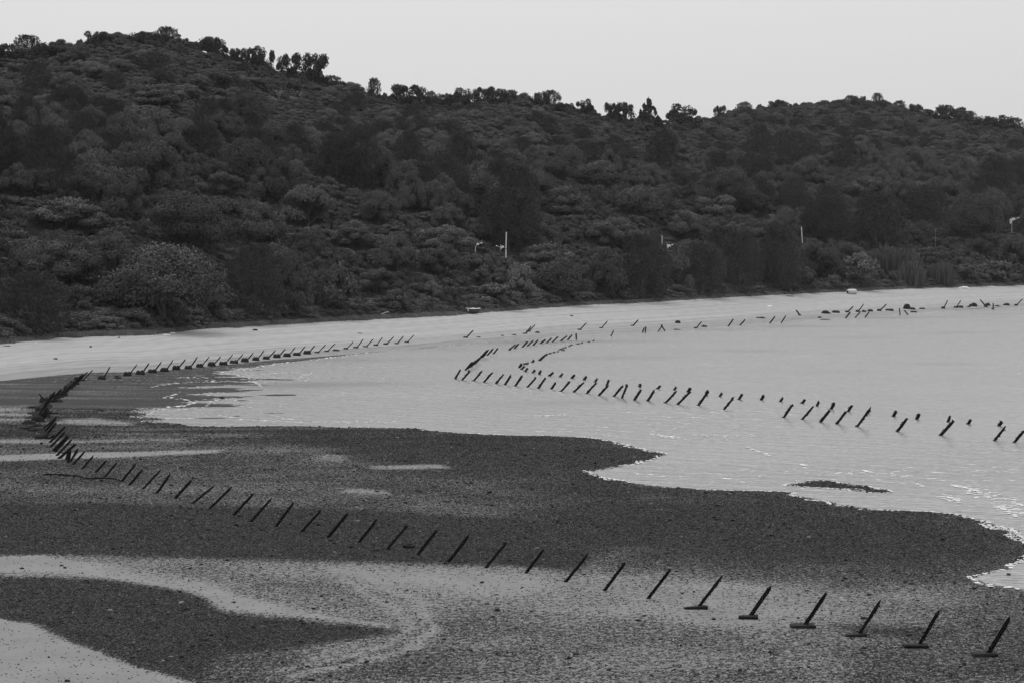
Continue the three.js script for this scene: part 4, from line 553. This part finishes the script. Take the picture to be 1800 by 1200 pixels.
// two bare trees
function bareTree(px, top, bottom, label, sp) {
  const [x, y, z] = hit(px, bottom), h = (bottom - top) * -z / 5000, t = thing('bare_tree', label, 'tree', [x, y, z]), q = rng(px), parts = [];
  const limb = (a, dir, len, r, d) => { const b = a.clone().addScaledVector(dir, len), m = a.clone().lerp(b, 0.5).addScaledVector(rdir(q), len * 0.08); parts.push(new THREE.TubeGeometry(new THREE.CatmullRomCurve3([a, m, b]), 4, r, 5)); if (d > 0) for (let k = 0; k < 3; k++) limb(b.clone().lerp(a, q() * 0.3), dir.clone().addScaledVector(rdir(q), sp).setY(Math.abs(dir.y) + 0.1).normalize(), len * (0.6 + 0.25 * q()), r * 0.62, d - 1); };
  limb(V(0, -2, 0), V(-0.25, 1, 0).normalize(), h * 0.5, h * 0.018, 3);
  part('branches', mergeGeometries(parts), PALEBARK, t); NAMED.push({ x: px, y0: top, y1: bottom, w: (bottom - top) * 1.3, D: -z });
}
bareTree(1555, 410, 446, 'small bare tree with pale branches above the reeds', 0.7);
bareTree(492, 148, 178, 'pale bare branches on the upper left slope, left one', 1);
bareTree(528, 150, 176, 'pale bare branches on the upper left slope, right one', 1);

// ------------------------------------------------------------------ the wood and scrub that cover the hills as one mass
for (const [x, y0, y1, w] of [[889, 405, 456, 24], [838, 424, 446, 24], [880, 428, 444, 12], [1165, 412, 432, 14], [1178, 424, 438, 16], [1410, 396, 431, 12], [1645, 402, 437, 8], [1781, 378, 413, 28]]) NAMED.push({ x, y0, y1, w, D: -hit(x, y1 + 3)[2] });
{
  const wood = new THREE.Group(), scrub = new THREE.Group(), lw = {}, ls = {}, add = (l, k, v) => (l[k] ??= []).push(v);
  const hidden = (x, y, z, w, h) => { const [px, py, D] = toPx(x, y, z), W = w * 5000 / D, Hh = h * 5000 / D; for (const n of NAMED) if (D < n.D + 1 && Math.abs(px - n.x) < 0.42 * n.w + 0.4 * W && py > n.y0 + 2 && py - Hh < n.y1 - 0.2 * (n.y1 - n.y0)) return true; return false; };
  for (let D = 395; D < 1530; ) {
    const low = D < 760, step = 2.7;
    for (let x = -0.215 * D; x < 0.215 * D; x += step) {
      const X = x + rr(-1.5, 1.5), Zz = -D + rr(-1.5, 1.5), t = X / -Zz, d0 = D0(t), d1 = D1(t), v = (-Zz - d0) / (d1 - d0); if (v < 0.006 || v > 1.03) continue;
      const dark = noise(X / 45 + 7, Zz / 45), up = v + 0.12 * noise(X / 60, Zz / 60);
      const h0 = H(X, Zz), isTree = R() < (up < 0.42 ? 0.085 : up < 0.62 ? 0.075 : 0.055);
      if (v > 0.94 && R() < 0.09) { const w = rr(2.5, 5.5); if (!hidden(X, h0, Zz, w, 3)) add(lw, 'open' + Math.floor(R() * 4), [X, h0 - 0.4, Zz, w / 2, w * rr(0.4, 0.8), w / 2, R() * 6.28, rr(0.45, 0.8)]); }
      if (isTree) {
        const w = (rr(7.5, 13) + 5 * R() * R()) * (up > 0.6 ? 0.75 : up > 0.42 ? 0.85 : 1), h = w * rr(0.65, 1) * (up > 0.6 ? 0.6 : 1), kind = R() < 0.18 + (dark > 0.25 ? 0.35 : 0) ? 'feather' : 'broad', n = Math.floor(R() * CROWNS[kind].length), tone = (kind === 'feather' ? rr(0.35, 0.65) : rr(0.5, 1.4)) * (1 - 0.45 * dark) * (v < 0.4 && t < -0.04 ? 0.8 : 1);
        const hh = kind === 'feather' ? h * 1.35 : h; if (hidden(X, h0, Zz, w, hh + 1)) continue;
        add(lw, kind + n, [X, h0 + (up < 0.5 ? rr(0.3, 1.6) : 0), Zz, w / 2, hh, w / 2, R() * 6.28, tone]);
      } else if (R() < (up < 0.42 ? 0.5 : 0.95)) {
        const w = rr(3.6, 6.6) * (up < 0.4 ? 1.1 : 0.9), n = Math.floor(R() * 3); let h = (up > 0.6 ? rr(1.0, 2.4) : rr(2.0, 4.4)); if (v > 0.95 && R() < 0.25) h *= 1.7; if (hidden(X, h0, Zz, w, h)) { h = 0.9; if (hidden(X, h0, Zz, w * 0.6, h)) continue; }
        add(ls, 'shrub' + n, [X, h0 - 0.25, Zz, w / 2, h, w / 2, R() * 6.28, rr(0.6, 1.25) * (1 - 0.4 * dark) * (up > 0.5 ? 0.88 : 0.9) * (v < 0.4 && t < -0.04 ? 0.8 : 1)]);
      }
    }
    D += step;
  }
  const m = grey(0.041, 0.75, { side: THREE.DoubleSide });
  for (const k in lw) instanced('wood_crowns', CROWNS[k.slice(0, -1)][+k.slice(-1)], m, lw[k], wood);
  for (const k in ls) instanced('scrub_crowns', CROWNS[k.slice(0, -1)][+k.slice(-1)], m, ls[k], scrub);
  tag(struct(wood, 'woodland', 'stuff'), 'dense dark wood covering the slope behind the beach', 'woodland');
  tag(struct(scrub, 'scrub', 'stuff'), 'low scrub covering the hills up to the skyline', 'scrub');
}
{ // grass and creepers where the sand ends
  const g = new THREE.Group(), l = [], q = rng(12), tuft = reedClump(9, 46), l2 = [];
  for (let k = 0; k < 15000; k++) { const t = -0.21 + 0.42 * q(), d0 = D0(t), off = Math.pow(q(), 1.3) * 16 - 3 - 5 * Math.max(0, noise(t * 160, 2)) - 2 * noise(t * 700, 7), D = d0 + off, x = t * D, z = -D, s = rr(0.6, 1.5); l.push([x, H(x, z) - 0.1, z, s, rr(0.35, 1.1) * (off > 2 ? 1.3 : 0.8), s, q() * 6.28, rr(0.7, 1.5) * (off < 2 ? 1.4 : 1)]); }
  for (let k = 0; k < 1500; k++) { const t = -0.21 + 0.42 * q(), d0 = D0(t), off = 5 * noise(t * 120, 5) + 2 + q() * 14, D = d0 + off, x = t * D, z = -D, w = rr(1.5, 4.5); l2.push([x, H(x, z) - 0.2, z, w * 0.8, rr(0.5, 1.9), w * 0.6, q() * 6.28, rr(0.35, 0.75)]); }
  for (let k = 0; k < 260; k++) { const t = -0.2 + 0.4 * q(), D = D0(t) + 2.5 + 4 * noise(t * 90, 8) + 6 * q(), x = t * D, z = -D, w = rr(1.6, 4.2); l2.push([x, H(x, z) - 0.3, z, w, w * rr(0.5, 0.85), w * 0.8, q() * 6.28, rr(0.3, 0.7)]); }
  for (let k = 0; k < 26000; k++) { const t = -0.21 + 0.42 * q(), d0 = D0(t), D = d0 + 8 + 150 * q(), x = t * D, z = -D, a = rr(0.8, 1.7); l.push([x, H(x, z) - 0.1, z, a, rr(0.4, 0.9), a, q() * 6.28, rr(0.3, 0.6)]); }
  const m = grey(0.1, 0.85, { side: THREE.DoubleSide }); instanced('grass_tufts', tuft, m, l, g); instanced('creepers', CROWNS.shrub[1], m, l2, g);
  tag(struct(g, 'shore_grass', 'stuff'), 'rough grass and creepers along the top of the beach', 'grass');
}
console.log('stakes', stakeNo, 'trees', treeNo);
renderer.render(scene, camera);
